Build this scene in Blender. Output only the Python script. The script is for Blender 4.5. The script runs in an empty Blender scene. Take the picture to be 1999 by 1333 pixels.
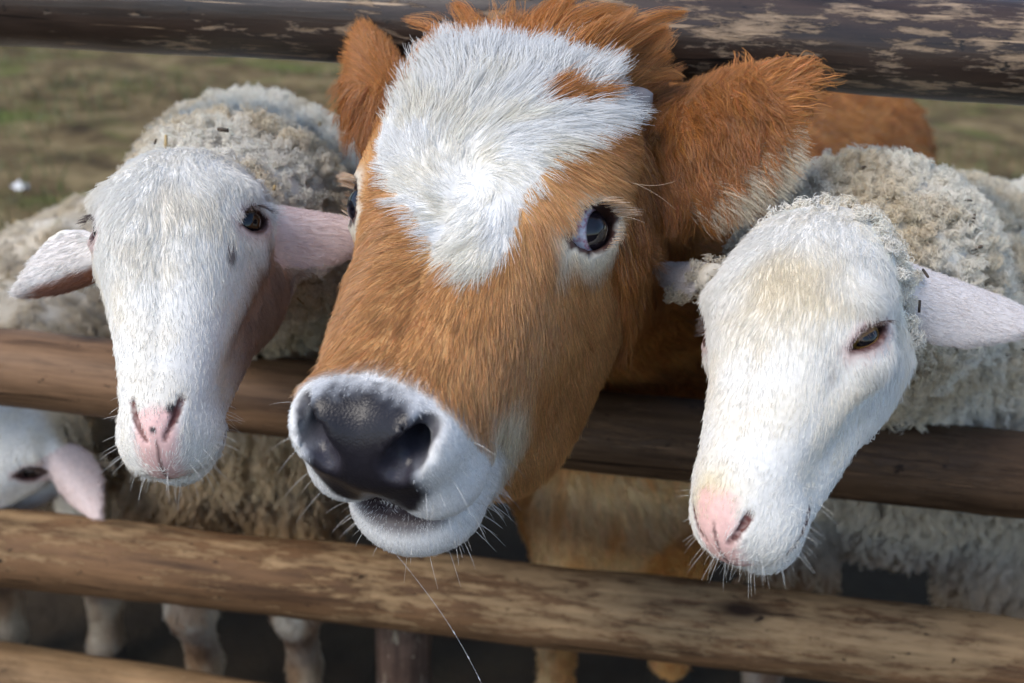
import bpy, math, random, os
import numpy as np
from mathutils import Matrix, Vector, kdtree
rng = np.random.default_rng(7); random.seed(7)
scene = bpy.context.scene

# ------------------------------------------------------------------ camera, sky, sun, exposure
cam_data = bpy.data.cameras.new('camera'); cam = bpy.data.objects.new('camera', cam_data)
scene.collection.objects.link(cam); scene.camera = cam
cam_data.sensor_width = 36; cam_data.lens = 36 * 1961 / 1999; cam_data.clip_start = .05; cam_data.clip_end = 500
_p, _r = math.radians(25.), math.radians(2.3)
_f = Vector((0, math.cos(_p), -math.sin(_p))); _u = Vector((1, 0, 0)).cross(_f)
_right = math.cos(_r) * Vector((1, 0, 0)) + math.sin(_r) * _u; _up = -math.sin(_r) * Vector((1, 0, 0)) + math.cos(_r) * _u
cam.matrix_world = Matrix(((_right.x, _up.x, -_f.x, 0), (_right.y, _up.y, -_f.y, 0), (_right.z, _up.z, -_f.z, 1.35), (0, 0, 0, 1)))
cam_data.dof.use_dof = True; cam_data.dof.focus_distance = .80; cam_data.dof.aperture_fstop = 4.5

SUN_EL, SUN_AZ = math.radians(48), math.radians(234)      # high, behind and to the left of the camera, veiled
world = bpy.data.worlds.new('World'); scene.world = world; world.use_nodes = True
wn = world.node_tree.nodes; bg = wn['Background']; sky = wn.new('ShaderNodeTexSky')
sky.sky_type = 'NISHITA'; sky.sun_disc = False; sky.sun_elevation = SUN_EL; sky.sun_rotation = SUN_AZ
sky.dust_density = 1.; sky.air_density = 1.0; sky.ozone_density = 1.
world.node_tree.links.new(sky.outputs[0], bg.inputs[0]); bg.inputs[1].default_value = .13
sun_data = bpy.data.lights.new('sun', 'SUN'); sun = bpy.data.objects.new('sun', sun_data); scene.collection.objects.link(sun)
sun_data.energy = 1.5; sun_data.angle = math.radians(30); sun_data.color = (1, .945, .865)
_sd = Vector((math.sin(SUN_AZ) * math.cos(SUN_EL), math.cos(SUN_AZ) * math.cos(SUN_EL), math.sin(SUN_EL)))
sun.rotation_euler = _sd.to_track_quat('Z', 'Y').to_euler()
scene.view_settings.view_transform = 'Standard'; scene.view_settings.look = 'None'
scene.view_settings.exposure = .9; scene.view_settings.gamma = 1
scene.render.engine = 'CYCLES'
cy = scene.cycles; cy.max_bounces = 3; cy.diffuse_bounces = 3; cy.glossy_bounces = 2; cy.transmission_bounces = 4; cy.transparent_max_bounces = 4
cy.use_adaptive_sampling = True; cy.adaptive_threshold = .04
cy.sample_clamp_indirect = 8
cy.use_denoising = True
try: cy.denoiser = 'OPENIMAGEDENOISE'; cy.denoising_input_passes = 'RGB_ALBEDO_NORMAL'; cy.denoising_prefilter = 'ACCURATE'
except Exception: pass
scene.cycles_curves.shape = 'THICK'; scene.cycles_curves.subdivisions = 1

# ------------------------------------------------------------------ SDF toolkit (numpy)
def smin(a, b, k):
    h = np.clip(.5 + .5 * (b - a) / k, 0, 1)
    return b * (1 - h) + a * h - k * h * (1 - h)
def smax(a, b, k): return -smin(-a, -b, k)
def ell(p, c, r, rot=None):
    q = p - np.asarray(c, p.dtype)
    if rot is not None: q = q @ np.asarray(rot, p.dtype)
    r = np.asarray(r, p.dtype)
    k0 = np.sqrt(((q / r) ** 2).sum(1)); k1 = np.sqrt(((q / r ** 2) ** 2).sum(1)) + 1e-6
    return k0 * (k0 - 1) / k1
def cone(p, a, b, ra, rb):
    a = np.asarray(a, p.dtype); b = np.asarray(b, p.dtype); ba = b - a
    q = p - a; h = np.clip(q @ ba / (ba @ ba), 0, 1)
    return np.sqrt(((q - h[:, None] * ba) ** 2).sum(1)) - (ra + (rb - ra) * h)
def chain(p, pts, rs, k=.02):
    d = None
    for i in range(len(pts) - 1):
        e = cone(p, pts[i], pts[i + 1], rs[i], rs[i + 1]); d = e if d is None else smin(d, e, k)
    return d
def leaf(p, a, b, nrm, hw, th, cup, bend=0.):
    """ear: a leaf-shaped shell from a to b, its face along nrm, cupped across and bent along"""
    a = np.asarray(a, float); b = np.asarray(b, float); ax = b - a; L = np.linalg.norm(ax); ax /= L
    n = np.asarray(nrm, float); n = n - (n @ ax) * ax; n /= np.linalg.norm(n); w = np.cross(ax, n)
    q = p - a.astype(p.dtype); t = q @ ax.astype(p.dtype); ww = q @ w.astype(p.dtype); nn = q @ n.astype(p.dtype)
    u = np.clip(t / L, 0, 1)
    prof = hw * np.interp(u, [0, .12, .3, .5, .7, .85, .95, 1], [.5, .8, 1, .95, .7, .43, .22, .06])
    n0 = -cup * ww ** 2 / hw + bend * (u - u * u) * 4
    qw = np.maximum(np.abs(ww) - prof, 0); qn = np.abs(nn - n0); dt = np.maximum(np.maximum(t - L, -t), 0)
    return np.sqrt(qw ** 2 + qn ** 2 * .8 + dt ** 2) - th * (1.2 - .5 * u)

def norm(v): v = np.asarray(v, float); return v / np.linalg.norm(v)
class Lid:
    """an eye: where it sits in the head, the axis it looks along, the lid opening"""
    def __init__(s, c0, a, eh, hl, up, dn, r, sink):
        s.c0 = np.array(c0, float); s.a = norm(a); eh = np.array(eh, float); eh -= (eh @ s.a) * s.a; s.eh = norm(eh)
        s.ev = np.cross(s.a, s.eh); s.ev *= 1 if s.ev[2] > 0 else -1
        s.hl, s.up, s.dn, s.r = hl, up, dn, r; s.cen = s.c0 - s.a * sink
    def uv(s, m):
        rel = m - s.c0.astype(m.dtype); return rel @ s.a.astype(m.dtype), rel @ s.eh.astype(m.dtype), rel @ s.ev.astype(m.dtype)
    def open2(s, m):
        A, Hc, Vc = s.uv(m); w = np.clip(1 - (Hc / s.hl) ** 2, 0, 1) ** .8
        mid = (s.up - s.dn) / 2 * w; half = (s.up + s.dn) / 2 * w
        return np.maximum(np.abs(Vc - mid) - half, np.abs(Hc) - s.hl), A
    def cut(s, m):
        d2, A = s.open2(m); return np.maximum(d2 * .8, np.abs(A) - s.r * .95)

class Frame:
    def __init__(s, R, T, sc): s.R = np.array(R, np.float64); s.T = np.array(T, np.float64); s.s = sc
    def loc(s, p): return ((p - s.T.astype(p.dtype)) @ s.R.astype(p.dtype)) / np.asarray(s.s, p.dtype)
    def wld(s, q): return (np.atleast_2d(np.asarray(q, float)) * s.s) @ s.R.T + s.T
    def dirw(s, d): return np.asarray(d, float) @ s.R.T

CALF = Frame([[0.94745, -0.21222, 0.23937], [-0.31754, -0.53314, 0.78418], [0.0388, 0.81898, 0.57251]], [-0.0417, 0.7737, 1.1162], 1.1365)
SHL = Frame([[0.99185, 0.00588, -0.12727], [0.10793, -0.56968, 0.81475], [0.06772, 0.82184, 0.56567]], [-0.282, 0.7765, 1.0785], 1.0527)
SHR = Frame([[0.72627, -0.58737, 0.35711], [-0.62558, -0.34943, 0.69753], [0.28492, 0.72999, 0.62124]], [0.2033, 0.7066, 1.0674], 1.0877)

def both(fn, q):
    """a symmetric pair evaluated once, on |x|"""
    m = q.copy(); m[:, 0] = np.abs(m[:, 0]); return fn(m)

CALF_LID = Lid((.0905, -.021, -.002), (.74, .62, -.26), (.35, -.3, .6), .0225, .016, .0145, .0185, .0154)
def calf_head(q):
    m = q.copy(); m[:, 0] = np.abs(m[:, 0])
    d = ell(m, (0, -.055, .065), (.098, .07, .095))
    d = smin(d, ell(m, (.03, -.022, .05), (.068, .036, .095)), .03)
    d = smin(d, cone(m, (.03, -.04, .02), (.02, -.026, -.15), .055, .042), .03)
    d = smin(d, cone(m, (.052, -.09, .025), (.03, -.07, -.12), .052, .036), .03)
    d = smin(d, cone(m, (.045, -.15, .03), (.014, -.112, -.16), .05, .03), .035)
    d = smin(d, ell(m, (.052, -.13, -.01), (.04, .06, .07)), .03)
    d = smin(d, ell(m, (.041, -.16, -.055), (.036, .05, .075)), .03)
    d = smin(d, ell(m, (.026, -.178, -.08), (.034, .038, .066)), .035)
    d = smin(d, ell(m, (.072, -.036, .008), (.03, .033, .036)), .016)
    d = smin(d, ell(m, (.004, -.018, -.178), (.05, .042, .042)), .02)
    d = smin(d, ell(m, (.031, -.002, -.186), (.025, .03, .028)), .014)
    up = smin(d, ell(m, (.03, -.043, -.184), (.032, .029, .036)), .014)
    lo = ell(m, (0, -.096, -.193), (.046, .031, .038))
    d = smin(up, lo, .006)
    d = smin(d, cone(m, (.03, -.1, -.12), (.018, -.1, -.185), .03, .026), .016)
    # mouth: a slit curving up toward the corners
    ys = -.073 + .1 * np.clip(m[:, 0], 0, .07) ** 2 / .07
    slit = np.maximum(np.abs(m[:, 1] - ys) - .002, np.maximum(m[:, 2] + .152, m[:, 0] - .058))
    d = smax(d, -slit, .005)
    # nostrils
    nos = cone(m, (.023, .006, -.214), (.042, .022, -.187), .0095, .0065)
    nos = smin(nos, cone(m, (.032, .012, -.202), (.029, .0, -.165), .0095, .008), .006)
    d = smax(d, -nos, .006)
    # eye socket
    d = smin(d, np.sqrt(((m - (CALF_LID.cen).astype(m.dtype)) ** 2).sum(1)) - .0205, .01)
    d = smax(d, -CALF_LID.cut(m), .003)
    return d

SH_LID = Lid((.0605, -.012, .012), (.74, .64, -.2), (.45, -.45, .5), .0195, .0098, .0098, .0155, .0142)
SHR_LID = Lid((.061, -.0175, -.019), (.8, .55, -.2), (.3, -.2, .6), .0165, .005, .0055, .0125, .0117)
def sheep_nostril(m, lng): return chain(m, NOSTRIL[lng > .004], [.001, .0015, .0023, .0023], .001)
NOSTRIL = [[(.0085, -.0225, -.1765), (.0145, -.0192, -.17), (.0185, -.0168, -.162), (.0205, -.0152, -.157)], [(.0062, -.0113, -.1763), (.0105, -.0079, -.1689), (.0151, -.0074, -.1572), (.0175, -.0073, -.1465)]]
def sheep_head(q, lng=.008, ez=0., lid=SH_LID, cw=.062, jw=.85):
    m = q.copy(); m[:, 0] = np.abs(m[:, 0])
    d = ell(m, (0, -.043, .034), (cw, .056, .066))
    d = smin(d, ell(m, (.016, -.016, .01), (.038, .037, .06)), .025)
    d = smin(d, cone(m, (.014, -.024, .0), (.006, -.03, -.12), .041, .029), .025)
    d = smin(d, cone(m, (.032 * jw, -.095, .015), (.012, -.066, -.12), .037 * (.5 + .5 * jw), .023), .025)
    d = smin(d, ell(m, (.04 * jw, -.09, .0), (.026 * jw, .04, .05)), .02)
    d = smin(d, ell(m, (.049, -.034, .014 + ez), (.02, .024, .026)), .014)
    d = smin(d, ell(m, (.042, -.006, .034 + ez), (.022, .014, .013)), .014)
    d = smin(d, cone(m, (.052, -.04, -.012 + ez * .5), (.03, -.036, -.085), .012, .008), .014)
    d = smin(d, ell(m, (0, -.04, -.148 - lng), (.031, .037, .034)), .02)
    d = smin(d, ell(m, (.018, -.05, -.146 - lng), (.02, .026, .026)), .01)
    lo = ell(m, (0, -.078, -.147 - lng), (.026, .018, .027))
    d = smin(d, lo, .008)
    ys = -.061 + .25 * np.clip(m[:, 0], 0, .05) ** 2 / .05
    slit = np.maximum(np.abs(m[:, 1] - ys) - .0012, np.maximum(m[:, 2] + .125, m[:, 0] - .034))
    d = smax(d, -slit, .003)
    d = smax(d, -sheep_nostril(m, lng), .0025)
    d = smin(d, np.sqrt(((m - lid.cen.astype(m.dtype)) ** 2).sum(1)) - lid.r * 1.08, .008)
    d = smax(d, -lid.cut(m), .002)
    return d

def near(p, c, r): return ((p - np.asarray(c, p.dtype)) ** 2).sum(1) < r * r

def blend_head(p, d, fr, fn, k, rad):
    return blend_part(p, d, fr.wld((0, -.05, -.03))[0], rad, lambda x: fn(fr.loc(x)) * fr.s, k)
def blend_part(p, d, c, rad, fn, k):
    """smooth union with a part that lies well inside a sphere; outside it only a safe bound is used"""
    r = np.sqrt(((p - np.asarray(c, p.dtype)) ** 2).sum(1)); m = r < rad
    o = ~m; d[o] = np.minimum(d[o], r[o] - rad + .03)
    if m.any(): d[m] = smin(d[m], fn(p[m]), k)
    return d

def limb(p, d, k, *a):
    c = (np.array(a[0]) + np.array(a[2])) / 2; return blend_part(p, d, c, np.linalg.norm(np.array(a[0]) - c) + a[3] + .06, lambda x: leg(x, *a), k)
def leg(p, top, knee, foot, rt, rk, rf):
    d = cone(p, top, knee, rt, rk)
    d = smin(d, ell(p, knee, (rk * 1.05, rk * 1.12, rk * 1.6)), .03)
    f0 = (foot[0], foot[1], .12)
    d = smin(d, cone(p, knee, f0, rk * .9, rf), .02)
    d = smin(d, cone(p, f0, (foot[0], foot[1] - .015, .05), rf, rf * 1.2), .02)
    d = smin(d, cone(p, (foot[0], foot[1] - .02, .045), (foot[0], foot[1] - .035, .018), rf * 1.25, rf * 1.45), .01)
    return smax(d, .001 - p[:, 2], .004)

CALF_BOX = ((-.32, .42, 0), (.98, 2.62, 1.36))
def calf_sdf(p):
    d = chain(p, [(.17, 1.45, .74), (.33, 1.78, .76), (.67, 2.22, .77)], [.2, .26, .24], .08)
    d = smin(d, ell(p, (.21, 1.44, .52), (.23, .18, .26)), .08)
    d = smin(d, chain(p, [(.02, .93, 1.07), (.07, 1.1, .98), (.16, 1.4, .84)], [.1, .115, .19], .06), .08)
    d = smin(d, cone(p, (.06, 1.08, .96), (.17, 1.38, .62), .06, .13), .09)
    d = limb(p, d, .05, (.1, 1.42, .5), (.1, 1.34, .3), (.1, 1.36, 0), .085, .042, .028)
    d = limb(p, d, .05, (.29, 1.45, .5), (.31, 1.42, .3), (.31, 1.44, 0), .085, .042, .028)
    d = limb(p, d, .06, (.56, 2.32, .55), (.56, 2.4, .36), (.56, 2.34, 0), .12, .045, .03)
    d = limb(p, d, .06, (.8, 2.18, .55), (.8, 2.28, .36), (.8, 2.22, 0), .12, .045, .03)
    d = smin(d, chain(p, [(.77, 2.4, .93), (.82, 2.5, .77), (.83, 2.5, .42)], [.03, .022, .018], .02), .03)
    d = blend_head(p, d, CALF, calf_head, .05, .42)
    for a, b, n, hw in CALF_EARS:
        d = blend_part(p, d, (np.array(a) + b) / 2, .22, lambda x: leaf(x, a, b, n, hw, .006, .35, .012), .018)
    return d

SHL_BOX = ((-.75, .5, 0), (-.02, 2.3, 1.2))
def shl_sdf(p):
    d = chain(p, [(-.37, 1.4, .76), (-.38, 1.7, .7), (-.4, 2.02, .68)], [.18, .2, .19], .08)
    d = smin(d, chain(p, [(-.285, .88, 1.02), (-.31, 1.05, .985), (-.36, 1.32, .895)], [.066, .098, .17], .06), .07)
    d = smin(d, cone(p, (-.345, 1.22, .86), (-.39, 1.37, .6), .08, .13), .08)
    for x, y in ((-.5, 1.29), (-.33, 1.29), (-.5, 2.1), (-.33, 2.1)):
        d = limb(p, d, .04, (x, y + .04, .5), (x, y - .01, .26), (x, y + .02, 0), .062, .033, .026)
    d = blend_head(p, d, SHL, lambda q: sheep_head(q, .008, 0., SH_LID, .063, 1.06), .03, .3)
    for a, b, n, hw in SHL_EARS:
        d = blend_part(p, d, (np.array(a) + b) / 2, .16, lambda x: leaf(x, a, b, n, hw, .0052, .8), .012)
    return d

SHR_BOX = ((.05, .45, 0), (1.5, 1.95, 1.2))
def shr_sdf(p):
    d = chain(p, [(.62, 1.36, .72), (.88, 1.45, .72), (1.15, 1.56, .72)], [.2, .22, .21], .08)
    d = smin(d, chain(p, [(.265, .9, 1.0), (.37, 1.01, .97), (.58, 1.3, .81)], [.064, .105, .185], .06), .07)
    d = smin(d, cone(p, (.47, 1.22, .86), (.6, 1.36, .6), .08, .15), .08)
    for x, y in ((.45, 1.3), (.74, 1.22), (1.12, 1.66), (1.25, 1.45)):
        d = limb(p, d, .04, (x, y + .03, .5), (x, y - .01, .26), (x, y + .02, 0), .065, .035, .027)
    d = blend_head(p, d, SHR, lambda q: sheep_head(q, 0., -.034, SHR_LID, .055, .68), .03, .32)
    for a, b, n, hw in SHR_EARS:
        d = blend_part(p, d, (np.array(a) + b) / 2, .18, lambda x: leaf(x, a, b, n, hw, .0055, .6), .014)
    return d

S3 = Frame(np.eye(3), (0, 0, 0), 1.)
SH3_BOX = ((-1.2, .95, 0), (-.5, 2.3, 1.0))
def sh3_sdf(p):
    d = chain(p, [(-.82, 1.5, .53), (-.85, 1.75, .53), (-.87, 2.02, .53)], [.16, .18, .17], .08)
    d = smin(d, chain(p, [(-.74, 1.25, .59), (-.8, 1.48, .58)], [.07, .12], .06), .06)
    for x, y in ((-.72, 1.42), (-.9, 1.42), (-.74, 2.1), (-.92, 2.1)):
        d = limb(p, d, .04, (x, y + .03, .5), (x, y - .01, .25), (x, y + .02, 0), .062, .033, .026)
    d = blend_head(p, d, SH3, sheep_head, .03, .3)
    for a, b, n, hw in SH3_EARS:
        d = blend_part(p, d, (np.array(a) + b) / 2, .16, lambda x: leaf(x, a, b, n, hw, .0052, .8), .012)
    return d

# camera frame (used to place things from measured image points at real depths)
CAM_C = np.array([0, 0, 1.35]); CAM_F = 1961.; IMW, IMH = 1999., 1333.
_pt, _rl = math.radians(25.), math.radians(2.3)
CF = np.array([0, math.cos(_pt), -math.sin(_pt)]); _u0 = np.cross([1, 0, 0], CF)
CR = math.cos(_rl) * np.array([1, 0, 0]) + math.sin(_rl) * _u0; CU = -math.sin(_rl) * np.array([1, 0, 0]) + math.cos(_rl) * _u0
def at(px, py, d): return CAM_C + d * (CF + CR * (px - IMW / 2) / CAM_F - CU * (py - IMH / 2) / CAM_F)

# ears: base, tip, face direction, half width
_tc = -CF
CALF_EARS = [(at(1262, 350, .90), at(1588, 132, .93), _tc * 1. + CU * .3 - CR * .1, .051),
             (at(755, 260, .98), at(712, 55, 1.0), _tc * .9 - CR * .4, .029)]
SHL_EARS = [(at(205, 500, .87), at(38, 568, .86), _tc * .8 - CU * .55, .022),
            (at(525, 425, .89), at(735, 455, .93), _tc * .8 + CU * .5, .028)]
SHR_EARS = [(at(1755, 540, .84), at(2040, 635, .88), _tc * .8 + CU * .55, .031),
            (at(1390, 530, .9), at(1285, 522, 1.0), _tc * .6 + CU * .5, .016)]
SH3 = Frame(np.stack([(CR * .75 + CF * .6 - CU * .1) / np.linalg.norm(CR * .75 + CF * .6 - CU * .1)] * 3, 1), (0, 0, 0), 1.)
def _frame(yv, zv):
    z = zv / np.linalg.norm(zv); y = yv - (yv @ z) * z; y /= np.linalg.norm(y); return np.stack([np.cross(y, z), y, z], 1)
SH3 = Frame(_frame(np.array([-.25, -.75, .6]), np.array([.55, .35, .62])), at(-10, 880, 1.42), 1.0)
SH3_EARS = [(at(95, 880, 1.42), at(195, 1010, 1.4), _tc, .03), (at(-60, 800, 1.5), at(-180, 780, 1.52), _tc, .03)]

def polygonize(sdf, box, h):
    """sparse naive surface nets; returns verts, quads"""
    lo = np.array(box[0], float) - 3 * h; hi = np.array(box[1], float) + 3 * h
    B = 4
    nb = np.ceil((hi - lo) / (h * B)).astype(int); n = nb * B + 1
    bc = np.stack(np.meshgrid(*[np.arange(k) for k in nb], indexing='ij'), -1).reshape(-1, 3)
    cen = (lo + (bc + .5) * B * h).astype(np.float32)
    dc = sdf(cen)
    act = bc[np.abs(dc) < B * h * .87 * 1.15 + h * .5]
    V = np.where(dc < 0, -1., 1.).astype(np.float32).reshape(nb)
    grid = np.ones(tuple(n), np.float32)
    g = np.repeat(np.repeat(np.repeat(V, B, 0), B, 1), B, 2); grid[:g.shape[0], :g.shape[1], :g.shape[2]] = g
    off = np.stack(np.meshgrid(*[np.arange(B + 1)] * 3, indexing='ij'), -1).reshape(-1, 3)
    for i in range(0, len(act), 1500):
        idx = (act[i:i + 1500, None, :] * B + off[None]).reshape(-1, 3)
        lin = np.unique(np.ravel_multi_index(idx.T, tuple(n)))
        ii = np.stack(np.unravel_index(lin, tuple(n)), -1)
        grid.reshape(-1)[lin] = sdf((lo + ii * h).astype(np.float32))
    s = grid < 0
    c8 = [(a, b, c) for a in (0, 1) for b in (0, 1) for c in (0, 1)]
    cnt = np.zeros(tuple(n - 1), np.uint8)
    for a, b, c in c8: cnt += s[a:n[0] - 1 + a, b:n[1] - 1 + b, c:n[2] - 1 + c]
    cells = np.argwhere((cnt > 0) & (cnt < 8))
    vid = np.full(tuple(n - 1), -1, np.int32); vid[tuple(cells.T)] = np.arange(len(cells))
    acc = np.zeros((len(cells), 3)); num = np.zeros(len(cells))
    for ai, a in enumerate(c8):
        for b in c8[ai + 1:]:
            if sum(abs(x - y) for x, y in zip(a, b)) != 1: continue
            va = grid[tuple((cells + a).T)]; vb = grid[tuple((cells + b).T)]
            m = (va < 0) != (vb < 0); t = va[m] / (va[m] - vb[m])
            acc[m] += np.array(a) + t[:, None] * (np.array(b) - np.array(a)); num[m] += 1
    verts = lo + (cells + acc / num[:, None]) * h
    quads = []
    for ax in range(3):
        e = np.zeros(3, int); e[ax] = 1; u, v = [(1, 2), (2, 0), (0, 1)][ax]
        sa = s[:n[0] - e[0], :n[1] - e[1], :n[2] - e[2]]; sb = s[e[0]:, e[1]:, e[2]:]
        ed = np.argwhere(sa != sb); ins = sa[tuple(ed.T)]
        ok = (ed[:, u] > 0) & (ed[:, v] > 0) & (ed[:, u] < n[u] - 1) & (ed[:, v] < n[v] - 1); ed = ed[ok]; ins = ins[ok]
        du = np.zeros(3, int); du[u] = 1; dv = np.zeros(3, int); dv[v] = 1
        q = np.stack([vid[tuple((ed - du - dv).T)], vid[tuple((ed - dv).T)], vid[tuple(ed.T)], vid[tuple((ed - du).T)]], 1)
        q[~ins] = q[~ins][:, ::-1]; quads.append(q)
    return verts, np.concatenate(quads)

def gradn(sdf, p, e=.0012):
    k = np.array([[1, -1, -1], [-1, -1, 1], [-1, 1, -1], [1, 1, 1]], float)
    g = np.zeros_like(p)
    for i in range(4): g += k[i] * sdf((p + k[i] * e).astype(np.float32))[:, None]
    return g / (4 * e)
def snap(sdf, v, it=1):
    for _ in range(it):
        g = gradn(sdf, v); d = sdf(v.astype(np.float32)); g2 = np.maximum((g ** 2).sum(1), .25)
        st = np.clip(d / g2, -.003, .003); v = v - st[:, None] * g
    return v, g / np.linalg.norm(g, axis=1)[:, None]
def refine(v, q, zone):
    """split the quads whose centre lies in the zone into four"""
    m = zone(v[q].mean(1)); a = q[m]
    e = np.concatenate([a[:, [i, (i + 1) % 4]] for i in range(4)]); es = np.sort(e, 1)
    u, inv = np.unique(es[:, 0].astype(np.int64) * len(v) + es[:, 1], return_inverse=True)
    mid = (v[u // len(v)] + v[u % len(v)]) / 2; mi = (len(v) + inv.reshape(4, -1)).T; ci = len(v) + len(u) + np.arange(len(a))
    nv = np.concatenate([v, mid, v[a].mean(1)])
    nq = [np.stack([a[:, i], mi[:, i], ci, mi[:, (i + 3) % 4]], 1) for i in range(4)]
    return nv, np.concatenate([q[~m]] + nq)
# ------------------------------------------------------------------ end SDF
FUR = os.environ.get('NOFUR') is None
COL = scene.collection
def link(o, parent=None):
    COL.objects.link(o)
    if parent: keep(o, parent)
    return o
def tag(o, label=None, cat=None, kind=None, group=None):
    if label: o['label'] = label
    if cat: o['category'] = cat
    if kind: o['kind'] = kind
    if group: o['group'] = group
    return o
def fastmesh(name, v, q):
    me = bpy.data.meshes.new(name); k = q.shape[1]
    me.vertices.add(len(v)); me.vertices.foreach_set('co', np.asarray(v, np.float32).ravel())
    me.loops.add(q.size); me.loops.foreach_set('vertex_index', q.astype(np.int32).ravel())
    me.polygons.add(len(q)); me.polygons.foreach_set('loop_start', np.arange(0, q.size, k, dtype=np.int32))
    me.polygons.foreach_set('use_smooth', np.ones(len(q), bool)); me.update(calc_edges=True)
    return me
def attr(me, name, arr, domain='POINT'):
    arr = np.asarray(arr, np.float32)
    if arr.ndim == 1: a = me.attributes.new(name, 'FLOAT', domain); a.data.foreach_set('value', arr)
    else:
        a = me.attributes.new(name, 'FLOAT_COLOR', domain)
        a.data.foreach_set('color', np.concatenate([arr, np.ones((len(arr), 1), np.float32)], 1).ravel())

# ------------------------------------------------------------------ noise
_perm = np.random.default_rng(3).random((64, 64, 64)).astype(np.float32)
def vnoise(p, sc):
    p = np.asarray(p) * sc; i = np.floor(p).astype(int); f = p - i; f = f * f * (3 - 2 * f); i &= 63; j = (i + 1) & 63
    g = lambda a, b, c: _perm[a, b, c]
    x0, y0, z0 = i.T; x1, y1, z1 = j.T; fx, fy, fz = f.T
    c00 = g(x0, y0, z0) * (1 - fx) + g(x1, y0, z0) * fx; c10 = g(x0, y1, z0) * (1 - fx) + g(x1, y1, z0) * fx
    c01 = g(x0, y0, z1) * (1 - fx) + g(x1, y0, z1) * fx; c11 = g(x0, y1, z1) * (1 - fx) + g(x1, y1, z1) * fx
    return (c00 * (1 - fy) + c10 * fy) * (1 - fz) + (c01 * (1 - fy) + c11 * fy) * fz
def fbm(p, sc, o=3): return sum(vnoise(p + 11.3 * k, sc * 2 ** k) * .5 ** k for k in range(o)) / sum(.5 ** k for k in range(o))
def sst(a, b, x): t = np.clip((x - a) / (b - a), 0, 1); return t * t * (3 - 2 * t)
def mixc(a, b, t): return np.asarray(a) * (1 - t[:, None]) + np.asarray(b) * t[:, None]
def inpoly(x, y, poly):
    r = np.zeros(len(x), bool); n = len(poly)
    for i in range(n):
        (x0, y0), (x1, y1) = poly[i], poly[(i + 1) % n]
        if y0 == y1: continue
        c = ((y0 > y) != (y1 > y)) & (x < (x1 - x0) * (y - y0) / (y1 - y0) + x0); r ^= c
    return r
def unit(v): return v / np.maximum(np.linalg.norm(v, axis=1), 1e-9)[:, None]

# ------------------------------------------------------------------ materials
def newmat(name):
    m = bpy.data.materials.new(name); m.use_nodes = True; nt = m.node_tree; return m, nt, nt.nodes['Principled BSDF'], nt.nodes['Material Output']
def hairmat(name, trans=.35, gloss=.07, rough=.38):
    m, nt, p, out = newmat(name); nt.nodes.remove(p); N = nt.nodes.new; L = nt.links.new
    a = N('ShaderNodeAttribute'); a.attribute_name = 'col'
    d = N('ShaderNodeBsdfDiffuse'); t = N('ShaderNodeBsdfTranslucent'); g = N('ShaderNodeBsdfGlossy'); g.inputs['Roughness'].default_value = rough
    x = N('ShaderNodeMixShader'); x.inputs[0].default_value = trans; y = N('ShaderNodeMixShader'); y.inputs[0].default_value = gloss
    L(a.outputs['Color'], d.inputs['Color']); L(a.outputs['Color'], t.inputs['Color'])
    L(d.outputs[0], x.inputs[1]); L(t.outputs[0], x.inputs[2]); L(x.outputs[0], y.inputs[1]); L(g.outputs[0], y.inputs[2]); L(y.outputs[0], out.inputs['Surface'])
    return m
def skinmat(name, scale=620, bump=.3):
    m, nt, p, out = newmat(name); N = nt.nodes.new; L = nt.links.new
    a = N('ShaderNodeAttribute'); a.attribute_name = 'col'; w = N('ShaderNodeAttribute'); w.attribute_name = 'wet'
    tc = N('ShaderNodeTexCoord'); no = N('ShaderNodeTexNoise'); no.inputs['Scale'].default_value = 220; no.inputs['Detail'].default_value = 4
    L(tc.outputs['Object'], no.inputs['Vector'])
    mx = N('ShaderNodeMix'); mx.data_type = 'RGBA'; mx.blend_type = 'MULTIPLY'; mx.inputs['Factor'].default_value = .5
    L(a.outputs['Color'], mx.inputs['A']); L(no.outputs['Fac'], mx.inputs['B'])
    mr = N('ShaderNodeMapRange'); mr.inputs['To Min'].default_value = .75; mr.inputs['To Max'].default_value = 1.25
    L(no.outputs['Fac'], mr.inputs['Value']); L(mr.outputs[0], mx.inputs['B']); mx.inputs['Factor'].default_value = 1
    L(mx.outputs['Result'], p.inputs['Base Color'])
    vo = N('ShaderNodeTexVoronoi'); vo.inputs['Scale'].default_value = scale; vo.feature = 'SMOOTH_F1'; L(tc.outputs['Object'], vo.inputs['Vector'])
    bu = N('ShaderNodeBump'); bu.inputs['Distance'].default_value = .0007
    ml = N('ShaderNodeMath'); ml.operation = 'MULTIPLY'; ml.inputs[1].default_value = bump; L(w.outputs['Fac'], ml.inputs[0]); L(ml.outputs[0], bu.inputs['Strength'])
    inv = N('ShaderNodeMath'); inv.operation = 'SUBTRACT'; inv.inputs[0].default_value = 1; L(vo.outputs['Distance'], inv.inputs[1]); L(inv.outputs[0], bu.inputs['Height'])
    L(bu.outputs[0], p.inputs['Normal'])
    ro = N('ShaderNodeMapRange'); ro.inputs['To Min'].default_value = .75; ro.inputs['To Max'].default_value = .3; L(w.outputs['Fac'], ro.inputs['Value'])
    L(ro.outputs[0], p.inputs['Roughness']); p.inputs['Specular IOR Level'].default_value = .22
    p.inputs['Subsurface Weight'].default_value = 0
    return m
M_FUR = hairmat('fur', .42, .06); M_WOOL = hairmat('wool', .4, .03, .5); M_WHISKER = hairmat('whisker', .3, .2, .25)
M_SKIN = skinmat('hide')

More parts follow.
